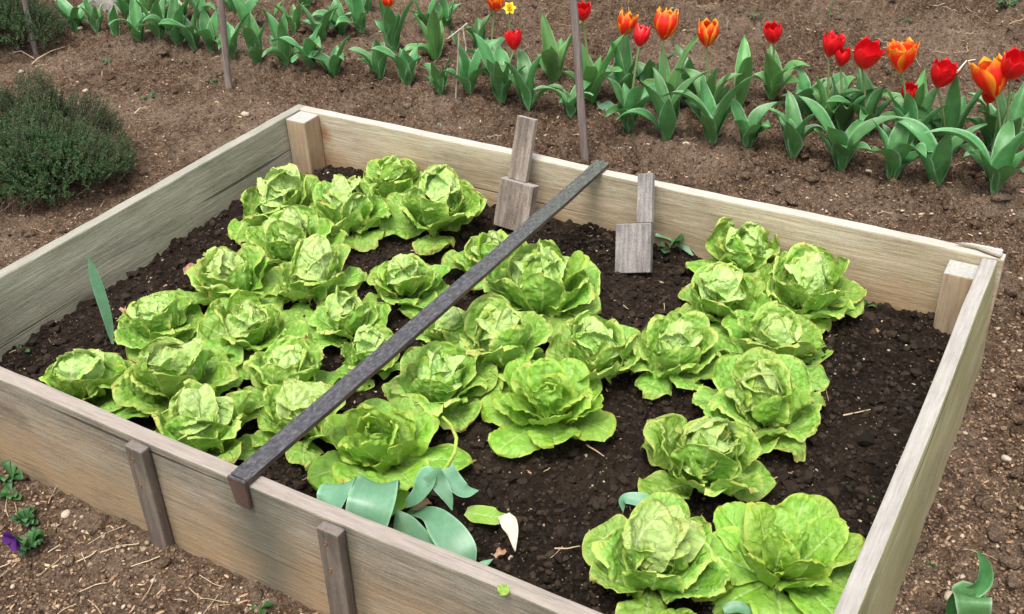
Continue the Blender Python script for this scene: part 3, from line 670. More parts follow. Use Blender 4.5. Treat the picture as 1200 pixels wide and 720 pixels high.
# ------------------------------------------------------------------ lettuces
def lettuce_leaf(A, a0, r0, phi0, phi1, L, W, Rc, ruff, seed, nS=30, nU=27, pw=1.3, blis=0.0022, curl=0.0, lean=(0, 0), mi=0, z0=0.0, tilt=0.0, heart=False):
    s = np.sin(np.linspace(0, 1, nS)*np.pi/2)**1.0; u = np.sin(np.linspace(-1, 1, nU)*np.pi/2*0.8)/np.sin(np.pi/2*0.8)
    phi = phi0+(phi1-phi0)*s**pw; ds = L*np.diff(s)
    r = r0+np.concatenate([[0], np.cumsum(np.cos((phi[1:]+phi[:-1])/2)*ds)]); z = z0+np.concatenate([[0], np.cumsum(np.sin((phi[1:]+phi[:-1])/2)*ds)])
    w = W*(0.20+0.80*sm(np.clip(s/0.62, 0, 1)))*np.sqrt(np.maximum(0.0004, 1-np.clip((s-0.55)/0.45, 0, 1)**2.0))
    S, U = np.meshgrid(s, u, indexing='ij')
    edge = 1+0.12*vn(S*5+seed, U*1.3+seed, 91)+0.04*vn(S*11+seed, np.sign(U)*3+seed, 92)
    x = U*w[:, None]*edge
    Rcs = Rc/(0.6+0.8*S)
    ang = np.clip(x/Rcs, -2.2, 2.2); xs = Rcs*np.sin(ang); dn = Rcs*(1-np.cos(ang))
    f = np.abs(U)**2.4
    tip = np.clip((S-0.72)/0.28, 0, 1)**2*0.6; hb = 1.0 if heart else 0.0
    ruffle = ruff*(np.maximum(f, tip*0.9))*(np.sin(S*random.uniform(8, 14)+np.sign(U)*1.4+seed)+0.35*np.sin(S*17+U*3+seed*2)+0.8*np.sin(U*random.uniform(3, 7)+seed)*tip)
    dn = dn+ruffle-curl*(np.maximum(f, tip)**1.5)*0.02
    dn = dn-0.0035*np.exp(-(U/0.10)**2)*(1-S)                      # midrib groove
    sd_ = seed*3.7
    b1_ = vn(x*62+sd_, S*L*62+sd_, 93); b2_ = vn(x*120+sd_, S*L*120, 94)
    dn = dn+blis*(3.6*(0.30-(b1_*b1_*3.2))+2.2*(0.3-(b2_*b2_*3.2)))*(1-0.7*np.exp(-(U/0.10)**2))+0.014*vn(x*22+sd_, S*L*22, 95)+hb*0.005*vn(x*42+sd_, S*L*42, 96)
    nr = -np.sin(phi)[:, None]; nz_ = np.cos(phi)[:, None]
    rr = r[:, None]+nr*dn; zz = z[:, None]+nz_*dn
    tw = tilt*S
    xs2 = xs*np.cos(tw); rr = rr-xs*np.sin(tw)*np.sin(phi)[:, None]*1.0; zz = zz+xs*np.sin(tw)*np.cos(phi)[:, None]
    ca, sa = math.cos(a0), math.sin(a0)
    X = rr*ca-xs2*sa+lean[0]*zz; Y = rr*sa+xs2*ca+lean[1]*zz
    V = np.stack([X, Y, zz], -1).reshape(-1, 3)
    V[:, 2] = np.where(V[:, 2] < 0.004, 0.004+V[:, 2]*0.1, V[:, 2])
    A.add(V, grid_faces(nS, nU), np.stack([U*0.5+0.5, S], -1).reshape(-1, 2), mi)

def lettuce(px, py, rad_px, label, kind='head', seed=1, zc=0.055):
    random.seed(seed*101+5)
    q = P(px, py, SOIL+zc); dist = np.linalg.norm(q-CAM); Rr = rad_px/FPX*dist       # spread radius in metres
    k = Rr/0.125
    zb = SOIL+0.004
    e = empty('lettuce', (q[0], q[1], zb)); tag(e, label, 'lettuce', 'lettuces growing in the raised bed')
    lean = (random.uniform(-.22, .22), random.uniform(-.22, .22))
    op = random.uniform(-1, 1); hk = random.uniform(0.9, 1.12); hv = random.uniform(-12, 12)
    N_ = {'head': random.choice([22, 24, 26]), 'loose': 20}[kind]; nh = {'head': 9, 'loose': 6}[kind]
    H = Acc(); a = random.uniform(0, 6.28); parts_ = []
    NB = N_; N_ += 4
    for i in range(N_):
        t = min(1.0, i/(NB-1)); a += 2.39996+random.uniform(-.3, .3); sd_ = seed*7.3+i*1.9
        J = lambda v, p=0.12: v*random.uniform(1-p, 1+p)
        if kind == 'head':
            if i < nh:
                th = i/(nh-1)
                p0 = R(J(74-30*th)); p1 = R(J(214-58*th, .05)); L = J(0.142+0.036*th)*k*hk; W = J(0.056+0.014*th)*k*hk; Rc = J(0.056+0.010*th)*k*hk; ru = 0.003+0.003*th
            else:
                th = min(1.0, (i-nh)/(NB-1-nh))
                p0 = R(J(50-(28+8*op)*th)); p1 = R(random.gauss(138+hv-(112+18*op)*th**(0.95-0.25*op), 19)); L = J(0.132+0.014*th, .16)*k; W = J(0.062+0.006*th, .15)*k
                Rc = J(0.066+0.085*th)*k; ru = 0.0055+0.004*th
        else:
            if i < nh:
                th = i/(nh-1); p0 = R(J(78-18*th)); p1 = R(J(140-25*th, .1)); L = J(0.065+0.045*th)*k; W = J(0.026+0.016*th)*k; Rc = J(0.030+0.02*th)*k; ru = 0.003
            else:
                th = min(1.0, (i-nh)/(NB-1-nh)); p0 = R(J(55-30*th)); p1 = R(random.gauss(88-72*th, 14)); L = J(0.112+0.034*th)*k; W = J(0.044+0.012*th)*k; Rc = J(0.07+0.09*th)*k; ru = 0.004
        if i >= NB:                                  # old leaves lying flat on the soil
            p0 = R(random.uniform(12, 24)); p1 = R(random.uniform(-12, 6)); L = J(0.142)*k; W = J(0.054)*k; Rc = 0.3*k
        if i >= nh:
            A = Acc()
        else: A = H
        hm = 0 if i < nh else 0
        lettuce_leaf(A, a, (0.004+0.010*t)*k, p0, p1, L, W, Rc, ru*k, sd_, lean=lean, z0=0.004+0.012*(1-t),
                     curl=(random.choice([0, 0.25, 0.5, 0.8]) if i >= nh else 0.3)*k, tilt=random.uniform(-.35, .35), blis=(0.0034 if i < nh else 0.0028)*max(k, .75), heart=(i < nh and kind == 'head'))
        if i >= nh: parts_.append((i, A, M['lime'] if (kind == 'loose' or (i < nh+5 and random.random() < .25)) else M['lettuce']))
    # bring the spread to the size seen in the photograph
    allv = np.concatenate([A_.V[0] for (ii, A_, m_) in parts_ if ii < NB]); c0 = np.array([np.median(allv[:, 0]), np.median(allv[:, 1])])
    ext = np.percentile(np.hypot(allv[:, 0]-c0[0], allv[:, 1]-c0[1]), 96); f_ = Rr/ext; f_ = min(1.5, max(0.7, f_))
    for (ii, A_, m_) in parts_:
        A_.V = [v_*f_-np.array([c0[0], c0[1], 0])*f_ for v_ in A_.V]; link('outer_leaf', A_.mesh('outer_leaf', [m_]), e)
    H.V = [v_*f_-np.array([c0[0], c0[1], 0])*f_ for v_ in H.V]
    link('heart', H.mesh('heart', [M['lime'] if kind == 'loose' else M['heart']]), e)
    return e
LET = [
 (325, 246, 40, 'lettuce at the far left of the patch, close to the left board'),
 (461, 212, 43, 'lettuce standing closest to the back board, at the top of the patch'),
 (408, 250, 47, 'ragged lettuce between the one nearest the back board and the left board'),
 (514, 250, 50, 'lettuce with open flat outer leaves left of the pale wooden paddle'),
 (342, 285, 52, 'lettuce with large smooth puckered head, second back along the left side'),
 (366, 328, 52, 'lettuce in the middle of the patch left of the bar, directly below the puckered head'),
 (270, 335, 45, 'lettuce with cupped green leaves beside the brown scrap of leaf at the left'),
 (476, 330, 45, 'tall tight lettuce just left of the middle of the dark bar'),
 (407, 372, 45, 'lettuce with yellowed leaf edges between the tall tight head and the bar'),
 (187, 376, 50, 'lettuce right of the single upright green blade'),
 (290, 388, 54, 'lettuce with layered round head in the left part of the patch'),
 (205, 442, 72, 'big pale lettuce with reddish brown leaf edges, largest at the left'),
 (93, 448, 46, 'lettuce at the extreme left, its leaves over the front board'),
 (337, 440, 48, 'small open lettuce between the layered head and the bar'),
 (240, 506, 50, 'lettuce pressed against the front board near the bar hook'),
 (352, 484, 54, 'lettuce partly hidden under the near end of the dark bar'),
 (432, 412, 40, 'lettuce half covered by the bar at the middle of the patch'),
 (445, 526, 76, 'wide flat open lettuce beside the big blue-green leaves'),
 (514, 452, 60, 'lettuce with twig on its leaves, right of the bar'),
 (580, 404, 64, 'lettuce with broad collar of leaves at the centre of the patch'),
 (630, 342, 61, 'large lettuce with tall upright back leaf, right of the bar'),
 (578, 300, 42, 'lettuce peeping out behind the far part of the bar'),
 (702, 415, 54, 'lettuce with leaning yellowish leaves, right end of the central clump'),
 (646, 470, 68, 'bright lime lettuce opened like a rosette beside bare soil'),
 (794, 411, 55, 'lettuce at the left end of the right hand clump, above bare soil'),
 (524, 382, 34, 'smallest lettuce, right under the middle of the dark bar'),
 (876, 303, 46, 'farthest lettuce of the right hand clump'),
 (848, 350, 52, 'lettuce second from the back in the right hand clump'),
 (942, 340, 60, 'lettuce nearest the right rear post'),
 (908, 402, 58, 'lettuce below the one nearest the rear post'),
 (889, 474, 68, 'large wrinkled lettuce in the middle of the right hand row'),
 (826, 542, 66, 'tall lettuce between the large wrinkled one and the two near the front'),
 (768, 655, 76, 'round lettuce at the front, left of its loose neighbour'),
 (920, 650, 82, 'loose lettuce with big round leaves nearest the right board'),
]
for i, (px, py, r, lab) in enumerate(LET):
    lettuce(px, py, r*(1.15 if px < 500 and i != 17 else 1.11), lab, 'loose' if i in (17, 23, 33) else 'head', i+1)
# a small one at the very bottom
lettuce(800, 722, 30, 'tiny lettuce at the bottom edge between the two front ones', 'loose', 61)

# ------------------------------------------------------------------ ribbon leaves
def ribbon(pts, widths, nrm, fold=0.25, nS=22, nU=9, wav=0.0, seed=0.0, A=None):
    """leaf along a smooth curve through pts; nrm = upper side direction (one or per point)"""
    pts = np.asarray(pts, float); m_ = len(pts); t = np.linspace(0, m_-1, nS)
    nrm = np.asarray(nrm, float); nrm = np.tile(nrm, (m_, 1)) if nrm.ndim == 1 else nrm
    def cr(Pa):
        Pp = np.concatenate([2*Pa[:1]-Pa[1:2], Pa, 2*Pa[-1:]-Pa[-2:-1]]); o_ = []
        for tt in t:
            i = min(int(tt), m_-2); f = tt-i; a_, b_, c_, d_ = Pp[i], Pp[i+1], Pp[i+2], Pp[i+3]
            o_.append(0.5*((2*b_)+(-a_+c_)*f+(2*a_-5*b_+4*c_-d_)*f*f+(-a_+3*b_-3*c_+d_)*f**3))
        return np.array(o_)
    C_ = cr(pts); Nn = cr(nrm); Wd = cr(np.asarray(widths, float)[:, None])[:, 0].clip(0.0004)
    tg = np.gradient(C_, axis=0); tg /= np.linalg.norm(tg, axis=1)[:, None]
    sd_ = np.cross(tg, Nn); sd_ /= np.linalg.norm(sd_, axis=1)[:, None]+1e-9; nn_ = np.cross(sd_, tg)
    u = np.linspace(-1, 1, nU); s = np.linspace(0, 1, nS)
    x = u[None, :]*Wd[:, None]
    dn = fold*np.abs(u)[None, :]**1.6*Wd[:, None]+wav*np.sin(s[:, None]*11+seed+np.sign(u)[None, :]*1.1)*np.abs(u)[None, :]**2
    V = C_[:, None]+sd_[:, None]*x[..., None]+nn_[:, None]*dn[..., None]
    S, U = np.meshgrid(s, u, indexing='ij')
    return V.reshape(-1, 3), grid_faces(nS, nU), np.stack([U*.5+.5, S], -1).reshape(-1, 2)

def tulip_leaf_pts(a, L, lean, bend, r0=0.006):
    """direction a, starts steep then arches over"""
    n = 7; p = np.array([r0*math.cos(a), r0*math.sin(a), 0.0]); out_ = [p.copy()]; el = R(88-lean); h = np.array([math.cos(a), math.sin(a), 0])
    N2 = [-h*math.sin(el)+np.array([0, 0, math.cos(el)])]
    for i in range(n-1):
        p = p+(h*math.cos(el)+np.array([0, 0, math.sin(el)]))*L/(n-1); out_.append(p.copy()); el -= R(bend)/(n-1)*(0.4+1.2*i/(n-2))
        N2.append(-h*math.sin(el)+np.array([0, 0, math.cos(el)]))
    return np.array(out_), np.array(N2)

def flower(kind, sz_, seed, open_=0.3):
    """cup of six petals, base at origin, opening up"""
    A = Acc(); random.seed(seed)
    for ring in (0, 1):
        for j in range(3):
            a = (j*2+ring)*math.pi/3+random.uniform(-.1, .1); nS, nU = 12, 9
            s = np.linspace(0, 1, nS); u = np.linspace(-1, 1, nU); S, U = np.meshgrid(s, u, indexing='ij')
            op = open_+random.uniform(-.2, .32)
            prof = 0.41*np.sin(np.clip(S*2.4, 0, 1.9))**0.8*(1-0.22*S)+(op-0.12)*0.36*S**2.2+(0.02 if ring else 0.0)
            w = 0.52*np.sin(np.pi*np.clip(S*0.94+0.06, 0, 1)**0.95)**0.42
            ang = a+U*w/0.45*0.95*(1-0.25*S)
            rr = prof*(1+0.05*np.cos(U*2))+0.03*vn(U*2+seed, S*3+j, 97)
            z = S*1.0-0.13*(U**2)*S**2+0.04*vn(U*3+seed+j, S*2, 98)
            V = np.stack([rr*np.cos(ang), rr*np.sin(ang), z], -1).reshape(-1, 3)*sz_
            A.add(V, grid_faces(nS, nU), np.stack([U*.5+.5, S], -1).reshape(-1, 2))
    return A.mesh('flower', [M[kind]])

def tulip(bpx, h_px, label, nl=4, flowers=(), seed=0, light=False, spread=1.0, group='tulips', spec=None, name='tulip'):
    """bpx foot of the plant in the picture; h_px how tall its leaves stand there"""
    random.seed(seed*31+3)
    q = P(*bpx, 0.0); gz = float(ground_h(q[0], q[1])); q[2] = gz
    dist = np.linalg.norm(q-CAM); L0 = h_px/FPX*dist*1.22
    e = empty(name, q); tag(e, label, 'tulip', group)
    mt = M['tleaf_light'] if light else M['tleaf']
    a = random.uniform(0, 6.28)
    for i in range(nl):
        if spec: az, Lk, lean, bend, wk = spec[i]; az = R(az)+math.atan2(RIGHT[1], RIGHT[0])
        else:
            az = a+i*2.4+random.uniform(-.4, .4); Lk = random.uniform(.8, 1.15) if i < 3 else random.uniform(.55, .8)
            lean = random.uniform(2, 20)*spread+(8 if i > 2 else 0); bend = random.choice([random.uniform(5, 40), random.uniform(5, 40), random.uniform(40, 110), random.uniform(100, 150)])*spread; wk = random.uniform(.9, 1.2)
        pts, nn_ = tulip_leaf_pts(az, L0*Lk, lean, bend)
        wd = np.array([0.35, 0.75, 1.0, 0.98, 0.80, 0.46, 0.03])*min(0.027, max(0.013, L0*0.135))*wk
        tw = random.uniform(-.5, .5); sdv = np.array([-math.sin(az), math.cos(az), 0])
        for j in range(7): nn_[j] = nn_[j]+sdv*tw*j/6
        V, F, U = ribbon(pts, wd, nn_, fold=random.uniform(.35, .8), wav=random.uniform(.002, .006), seed=i+seed)
        A = Acc(); A.add(V, F, U); link('leaf', A.mesh('leaf', [mt]), e)
    for fi, (fx, fy, kind, s_, op) in enumerate(flowers):
        base = q+RIGHT*random.uniform(-.008, .008)
        fp = above(base, fx, fy+s_*0.5, 0.02*(fi % 2)-0.01*fi); off = fp-q
        t = np.linspace(0, 1, 9)[:, None]; st = off*t; st[:, :2] = off[:2]*(t**1.5)
        V, F, U = tube(st, np.linspace(0.0042, 0.0034, 9), 7)
        link('stem', mesh('stem', V, F, U, mats=[M['tstem']]), e)
        fs = s_/FPX*np.linalg.norm(fp-CAM)*1.06
        fo = link('flower', flower(kind, fs, seed*5+fi, op), e, off-np.array([0, 0, 0.003]))
        fo.rotation_euler = (random.uniform(-.28, .28), random.uniform(-.3, .3), random.uniform(0, 6))
    return e
G = 'tulips in the border behind the bed'
TUL = [
 # foot, leaf height, n leaves, flowers (x, y centre, kind, height px, opening), light, label
 ((1163, 234), 84, 5, [], 0, 'tulip clump without bloom standing nearest, at the right end of the row'),
 ((1172, 203), 80, 4, [(1167, 92, 'orange', 42, .25), (1184, 76, 'red', 32, .2)], 0, 'tulip with big orange and red blooms at the right end of the row'),
 ((1159, 176), 60, 4, [(1157, 107, 'red', 26, .1)], 0, 'tulip with drooping narrow red bloom below the big orange one'),
 ((1095, 219), 74, 4, [], 0, 'leafy tulip with one leaf folded over, left of the nearest clump'),
 ((1107, 180), 70, 4, [(1098, 87, 'red', 30, .35)], 0, 'tulip with ragged open red bloom beside the orange one'),
 ((1045, 213), 72, 4, [], 0, 'leafy tulip at the foot of the tall orange bloom'),
 ((1062, 180), 76, 4, [(1057, 68, 'orange', 32, .45)], 0, 'tall tulip with orange bloom opened to one side'),
 ((1066, 170), 60, 3, [(1064, 108, 'red', 21, .1)], 1, 'tulip with small low red bloom under the orange bloom'),
 ((984, 203), 78, 5, [], 0, 'wide-spread leafy tulip in the front of the row with no bloom'),
 ((1013, 165), 66, 4, [(1010, 64, 'red', 32, .45)], 0, 'tulip with widest open red bloom of the red trio'),
 ((985, 160), 66, 4, [(985, 67, 'red', 20, .1)], 0, 'tulip with small lower bloom of the red trio'),
 ((967, 157), 68, 4, [(971, 53, 'red', 26, .35)], 1, 'tulip with left bloom of the red trio'),
 ((943, 142), 56, 4, [], 0, 'dark leafy tulip with a glossy rolled leaf, left of the red trio'),
 ((928, 192), 66, 4, [], 0, 'narrow leafy tulip in front of the glossy rolled leaf'),
 ((903, 128), 58, 4, [(907, 38, 'red', 24, .0)], 1, 'tulip with single closed red bloom standing alone'),
 ((875, 183), 58, 4, [], 0, 'low leafy tulip below the upright paddle leaf'),
 ((866, 135), 66, 2, [], 1, 'tulip with one upright pale paddle-shaped leaf'),
 ((833, 176), 78, 4, [], 0, 'leafy tulip at the foot of the lone orange bloom'),
 ((828, 150), 70, 4, [(828, 39, 'orange', 30, .15)], 1, 'tulip with lone orange bloom left of the paddle leaf'),
 ((805, 130), 55, 3, [], 0, 'small leafy tulip behind the lone orange bloom'),
 ((780, 168), 78, 4, [], 0, 'leafy tulip with drooping leaf at the foot of two orange blooms'),
 ((779, 140), 72, 4, [(777, 29, 'orange', 34, .1)], 1, 'tulip with tallest orange bloom right of the round red one'),
 ((737, 159), 74, 4, [(749, 42, 'red', 24, -.1)], 0, 'tulip with glossy round red bloom between two orange ones'),
 ((729, 125), 66, 4, [(730, 28, 'orange', 27, .05)], 0, 'tulip with orange bloom nearest the tall stake'),
 ((760, 120), 50, 3, [], 0, 'leafy tulip hidden behind the round red bloom'),
 ((693, 126), 74, 4, [(683, 13, 'red', 22, .2)], 1, 'tulip with red bloom half behind the tall stake'),
 ((668, 144), 46, 4, [], 0, 'low spreading tulip at the left foot of the tall stake'),
 ((649, 101), 60, 4, [], 1, 'leafy tulip left of the tall stake, further back'),
 ((620, 136), 62, 3, [], 0, 'narrow leafy tulip right of the low red bloom'),
 ((588, 128), 74, 5, [(603, 47, 'red', 22, .35)], 0, 'tulip with low red bloom left of the tall stake'),
 ((575, 90), 50, 3, [(580, 1, 'orange', 22, .2)], 0, 'tulip with orange bloom cut by the top edge, by the yellow flower'),
 ((552, 119), 56, 3, [], 0, 'leafy tulip right beside the thin cane'),
 ((517, 118), 40, 3, [], 0, 'tulip with one leaf curled to the ground, left of the thin cane'),
 ((478, 104), 50, 4, [], 0, 'leafy tulip nearest the back board corner, left of the curled leaf'),
 ((446, 98), 46, 3, [], 0, 'small leafy tulip left of centre in the front row'),
 ((463, 68), 52, 4, [(455, 0, 'orange', 18, .1)], 0, 'tulip with pale orange bloom touching the top edge'),
 ((510, 74), 56, 3, [], 1, 'light green leafy tulip behind the curled leaf'),
 ((563, 61), 38, 3, [], 0, 'leafy tulip right behind the pale reed'),
 ((500, 42), 36, 4, [], 0, 'small leafy tulip behind the light green one'),
 ((525, 40), 34, 3, [], 0, 'small tulip at the back, above the cane top'),
 ((393, 93), 42, 4, [], 0, 'leafy tulip in the front row above the back left corner of the bed'),
 ((366, 88), 46, 4, [], 0, 'leafy tulip second left from the one above the corner'),
 ((337, 82), 48, 4, [], 0, 'tulip with one leaf thrown to the left, third left from the corner'),
 ((302, 76), 44, 4, [], 0, 'upright leafy tulip just right of the grey stake behind the left board'),
 ((273, 72), 42, 3, [], 0, 'leafy tulip touching the grey stake behind the left board'),
 ((292, 38), 44, 2, [], 0, 'tulip with upright oval leaf above the touching one'),
 ((320, 36), 34, 2, [], 1, 'tulip with short light oval leaf next to the upright oval leaf'),
 ((348, 45), 40, 3, [], 1, 'light green tulip with rounded leaves in the second row'),
 ((378, 52), 46, 4, [], 0, 'broad leaved tulip in the second row above the corner'),
 ((400, 44), 44, 4, [], 0, 'tall leafy tulip in the second row, right of the broad leaved one'),
 ((425, 50), 44, 4, [], 0, 'leafy tulip in the second row, left of the pale orange bloom'),
 ((430, 20), 30, 4, [], 0, 'tulip leaves at the top edge, left of the pale orange bloom'),
 ((249, 64), 42, 4, [], 0, 'leafy tulip just left of the grey stake behind the left board'),
 ((230, 62), 44, 4, [], 0, 'leafy tulip second left of that grey stake'),
 ((212, 60), 46, 4, [], 0, 'leafy tulip third left of that grey stake'),
 ((190, 56), 46, 4, [], 0, 'dark leafy tulip fourth left of that grey stake'),
 ((165, 54), 40, 4, [], 0, 'leafy tulip at the left edge of the dense group'),
 ((152, 28), 34, 4, [], 0, 'narrow leafy tulip at the top of the dense group, by the stone block'),
 ((180, 26), 34, 4, [], 1, 'light leafy tulip at the top of the dense group'),
 ((214, 30), 36, 4, [], 0, 'leafy tulip behind the dense group, near its middle'),
 ((240, 30), 34, 4, [], 0, 'leafy tulip behind the dense group, near the stake'),
 ((275, 18), 26, 3, [], 0, 'small tulip at the top edge right of the stake'),
 ((360, 16), 26, 3, [], 0, 'small tulip at the top edge above the second row'),
 ((138, 48), 32, 2, [], 0, 'third small tulip from the left end of the border'),
 ((116, 44), 32, 3, [], 0, 'second small tulip from the left end of the border'),
 ((91, 40), 42, 3, [], 0, 'first tulip at the left end of the border, by the stone block'),
]
for i, (b, h, nl, fl, li, lab) in enumerate(TUL):
    tulip(b, h, lab, nl, fl, i+1, bool(li), 1.0, G) if nl < 3 else tulip(b, h, lab, nl+2, fl, i+1, bool(li), 1.0, G)
# yellow narcissus
q = P(598, 92, 0.0); e = empty('narcissus', q); tag(e, 'single yellow flower behind the orange bloom at the top edge', 'flower')
fp = above(q, 597, 10); V, F, U = tube(np.linspace(0, 1, 6)[:, None]*(fp-q), 0.003, 6); link('stem', mesh('stem', V, F, mats=[M['tstem']]), e)
A = Acc()
for j in range(6):
    a = j*math.pi/3; h = np.array([math.cos(a), math.sin(a), 0])
    V, F, U = ribbon([h*0.003, h*0.013+[0, 0, .004], h*0.024+[0, 0, .003]], [0.004, 0.008, 0.001], (0, 0, 1), 0.1, 8, 5); A.add(V, F, U)
fo = link('flower', A.mesh('flower', [M['yellow']]), e, fp-q, (R(50), 0, math.atan2(FH[1], FH[0])-math.pi/2))
V, F, U = tube([(0, 0, 0), (0, 0, .008), (0, 0, .016)], [0.005, 0.007, 0.010], 10, cap=False); link('trumpet', mesh('trumpet', V, F, mats=[M['yellow']]), fo)

# torn tulip at the lower right
def custom(name, label, cat, base, leaves, mat, group=None):
    e = empty(name, base); tag(e, label, cat, group); base = np.array(base)
    for (pts, wd, nrm, fold) in leaves:
        V, F, U = ribbon(np.array(pts)-base, wd, nrm, fold, 30, 11, wav=0.0012, seed=wd[1]*100)
        A = Acc(); A.add(V, F, U); link('leaf', A.mesh('leaf', [mat]), e)
    return e
b = P(1128, 735, -0.03)
a_ = lambda x, y, tw=0.0: above(b, x, y, tw)
custom('tulip', 'torn leafy tulip in the near right corner outside the bed', 'tulip', b,
       [([b, a_(1134, 724, .0), a_(1136, 706, .01), a_(1138, 699, .03), a_(1141, 712, .05), a_(1143, 745, .055)], [.012, .024, .029, .030, .028, .02], [FH*-1, FH*-1, FH*-.7+[0, 0, .7], [0, 0, 1.], FH*-1+[0, 0, .2], FH*-1], 0.15),
        ([b, a_(1114, 714), a_(1121, 696), a_(1138, 692), a_(1151, 680), a_(1153, 662), a_(1146, 645)], [.008, .010, .011, .014, .015, .010, .001], -FH+[0, 0, .2], 0.45)], M['tleaf'], G)

# ------------------------------------------------------------------ loose blades in the bed
S0 = SOIL
def Q(x, y, h): return P(x, y, S0+h)
b = Q(131, 399, 0)
custom('leek_shoot', 'single blue-green blade standing upright near the left board', 'leaf', b,
       [([b-np.array([0, 0, .01]), above(b, 128, 380), above(b, 121, 352), above(b, 112, 324), above(b, 103, 299)], [.003, .010, .015, .012, .0008], -FH-RIGHT*.2, 0.25)], M['blue_leaf'])
b = Q(455, 600, 0.0)
custom('leek', 'clump of broad blue-green leaves flopping over the front board', 'leek', b,
       [([Q(458, 590, .0), Q(450, 572, .08), Q(442, 567, .115), Q(437, 585, .12), Q(431, 610, .095), Q(428, 645, .03)], [.012, .031, .038, .041, .039, .03], (0.1, -0.3, 1), 0.18),
        ([Q(428, 592, .0), Q(408, 574, .08), Q(399, 568, .105), Q(392, 583, .105), Q(384, 606, .08), Q(378, 632, .03)], [.01, .026, .033, .035, .032, .024], (-0.3, -0.2, 1), 0.2),
        ([Q(464, 597, .09), Q(472, 612, .075), Q(484, 632, .05), Q(502, 655, .02), Q(505, 662, .01)], [.0008, .018, .026, .026, .02], (0.1, -0.5, .8), -0.2),
        ([Q(478, 600, .0), Q(505, 603, .05), Q(522, 622, .06), Q(540, 648, .045), Q(550, 668, .02)], [.006, .018, .028, .028, .012], (0.1, -0.2, 1), 0.12),
        ([Q(540, 682, .01), Q(560, 668, .015), Q(578, 655, .02)], [.005, .009, .001], (0, 0, 1), 0.5)], M['blue_leaf'])
b = Q(490, 600, 0)
custom('leek_leaf', 'folded blue-green leaf with pale bent tips on the open lettuce', 'leaf', b,
       [([Q(477, 592, .03), Q(492, 580, .06), Q(505, 560, .09), Q(511, 553, .10)], [.008, .020, .022, .012], (-.1, -0.4, 1), 0.4),
        ([Q(505, 553, .11), Q(514, 565, .09), Q(524, 582, .07), Q(530, 598, .05)], [.018, .015, .010, .001], (0.3, -0.6, .6), 0.1),
        ([Q(520, 550, .095), Q(532, 565, .075), Q(545, 576, .06), Q(561, 575, .055)], [.018, .016, .012, .001], (0.2, -0.4, .8), 0.25)], M['blue_leaf'])
st = [Q(519, 489, .125), Q(529, 499, .13), Q(535, 514, .13), Q(533, 530, .12), Q(525, 545, .10), Q(513, 560, .07), Q(500, 578, .03)]
V, F, U = tube(np.array(st)-st[0], [.0028, .0032, .0034, .0036, .004, .0042, .0045], 7)
o = link('bent_stem', mesh('bent_stem', V, F, mats=[M['lime']]), None, st[0]); tag(o, 'pale green bent stem arching above the folded leaf', 'stem')
b = Q(790, 600, 0)
custom('fallen_leaf', 'blue-green leaf sticking out above the round front lettuce', 'leaf', b,
       [([Q(730, 600, .0), Q(731, 586, .025), Q(748, 586, .03), Q(772, 594, .03), Q(792, 606, .02)], [.001, .008, .013, .012, .010], (0, -.5, 1), 0.3)], M['blue_leaf'])
b = Q(770, 275, 0)
custom('fallen_leaf', 'slim blue-green leaf resting beside the dark grey paddle', 'leaf', b,
       [([Q(768, 276, .03), Q(782, 277, .03), Q(797, 285, .02), Q(812, 300, .005)], [.005, .010, .011, .002], (0, -.4, 1), 0.3)], M['blue_leaf'])
b = Q(480, 655, 0)
custom('fallen_leaf', 'narrow pale leaf tip poking out under the tiny front lettuce', 'leaf', Q(890, 712, 0),
       [([Q(848, 716, .03), Q(862, 712, .035), Q(880, 716, .03)], [.006, .010, .006], (0, -.3, 1), 0.3)], M['blue_leaf'])
def scrap(label, pts, wd, mat, fold=0.2, nrm=(0.1, -0.2, 1), cat='leaf', name='leaf_scrap'):
    b = np.array(pts[len(pts)//2]); V, F, U = ribbon(np.array(pts)-b, wd, nrm, fold, 16, 9, wav=0.003, seed=wd[0]*999)
    o = link(name, mesh(name, V, F, U, mats=[mat]), None, b); tag(o, label, cat); return o
scrap('bleached triangular leaf tip lying on soil by the broad blue-green leaves', [Q(590, 604, .02), Q(597, 615, .018), Q(601, 628, .015), Q(604, 646, .008)], [.012, .014, .009, .001], M['cream'])
scrap('torn yellow-green lettuce scrap lying on the bare soil', [Q(546, 600, .012), Q(562, 603, .016), Q(580, 606, .016), Q(594, 604, .012)], [.008, .020, .016, .006], M['lime'], 0.1)
scrap('tiny green leaf scrap on the front board rim', [P(586, 685, RIM+.004), P(590, 692, RIM+.007), P(590, 698, RIM+.004)], [.005, .008, .005], M['lime'])
scrap('brown curled leaf under the open flat lettuce by the paddle', [Q(503, 284, .008), Q(514, 289, .016), Q(526, 287, .010)], [.008, .016, .008], M['dead'], 0.4)
scrap('reddish brown scrap of leaf at the left by the cupped lettuce', [Q(218, 322, .008), Q(222, 315, .014), Q(229, 310, .01)], [.006, .012, .006], M['dead'], 0.4)
scrap('dull green dried leaf beside the reddish scrap', [Q(238, 298, .01), Q(250, 303, .018), Q(266, 300, .012)], [.003, .011, .004], M['lettuce'], 0.5)
scrap('small orange-brown scrap above the pressed left lettuces', [Q(140, 362, .006), Q(147, 364, .012), Q(155, 362, .006)], [.004, .008, .004], M['dead'], 0.4)
scrap('brown wilted leaf tucked between the broad blue-green leaves', [Q(484, 598, .02), Q(494, 592, .025), Q(504, 588, .02)], [.006, .010, .005], M['dead'], 0.5)
scrap('orange-brown curl beside the narrow blade on the soil', [Q(580, 653, .008), Q(586, 648, .014), Q(593, 646, .008)], [.003, .007, .003], M['dead'], 0.5)
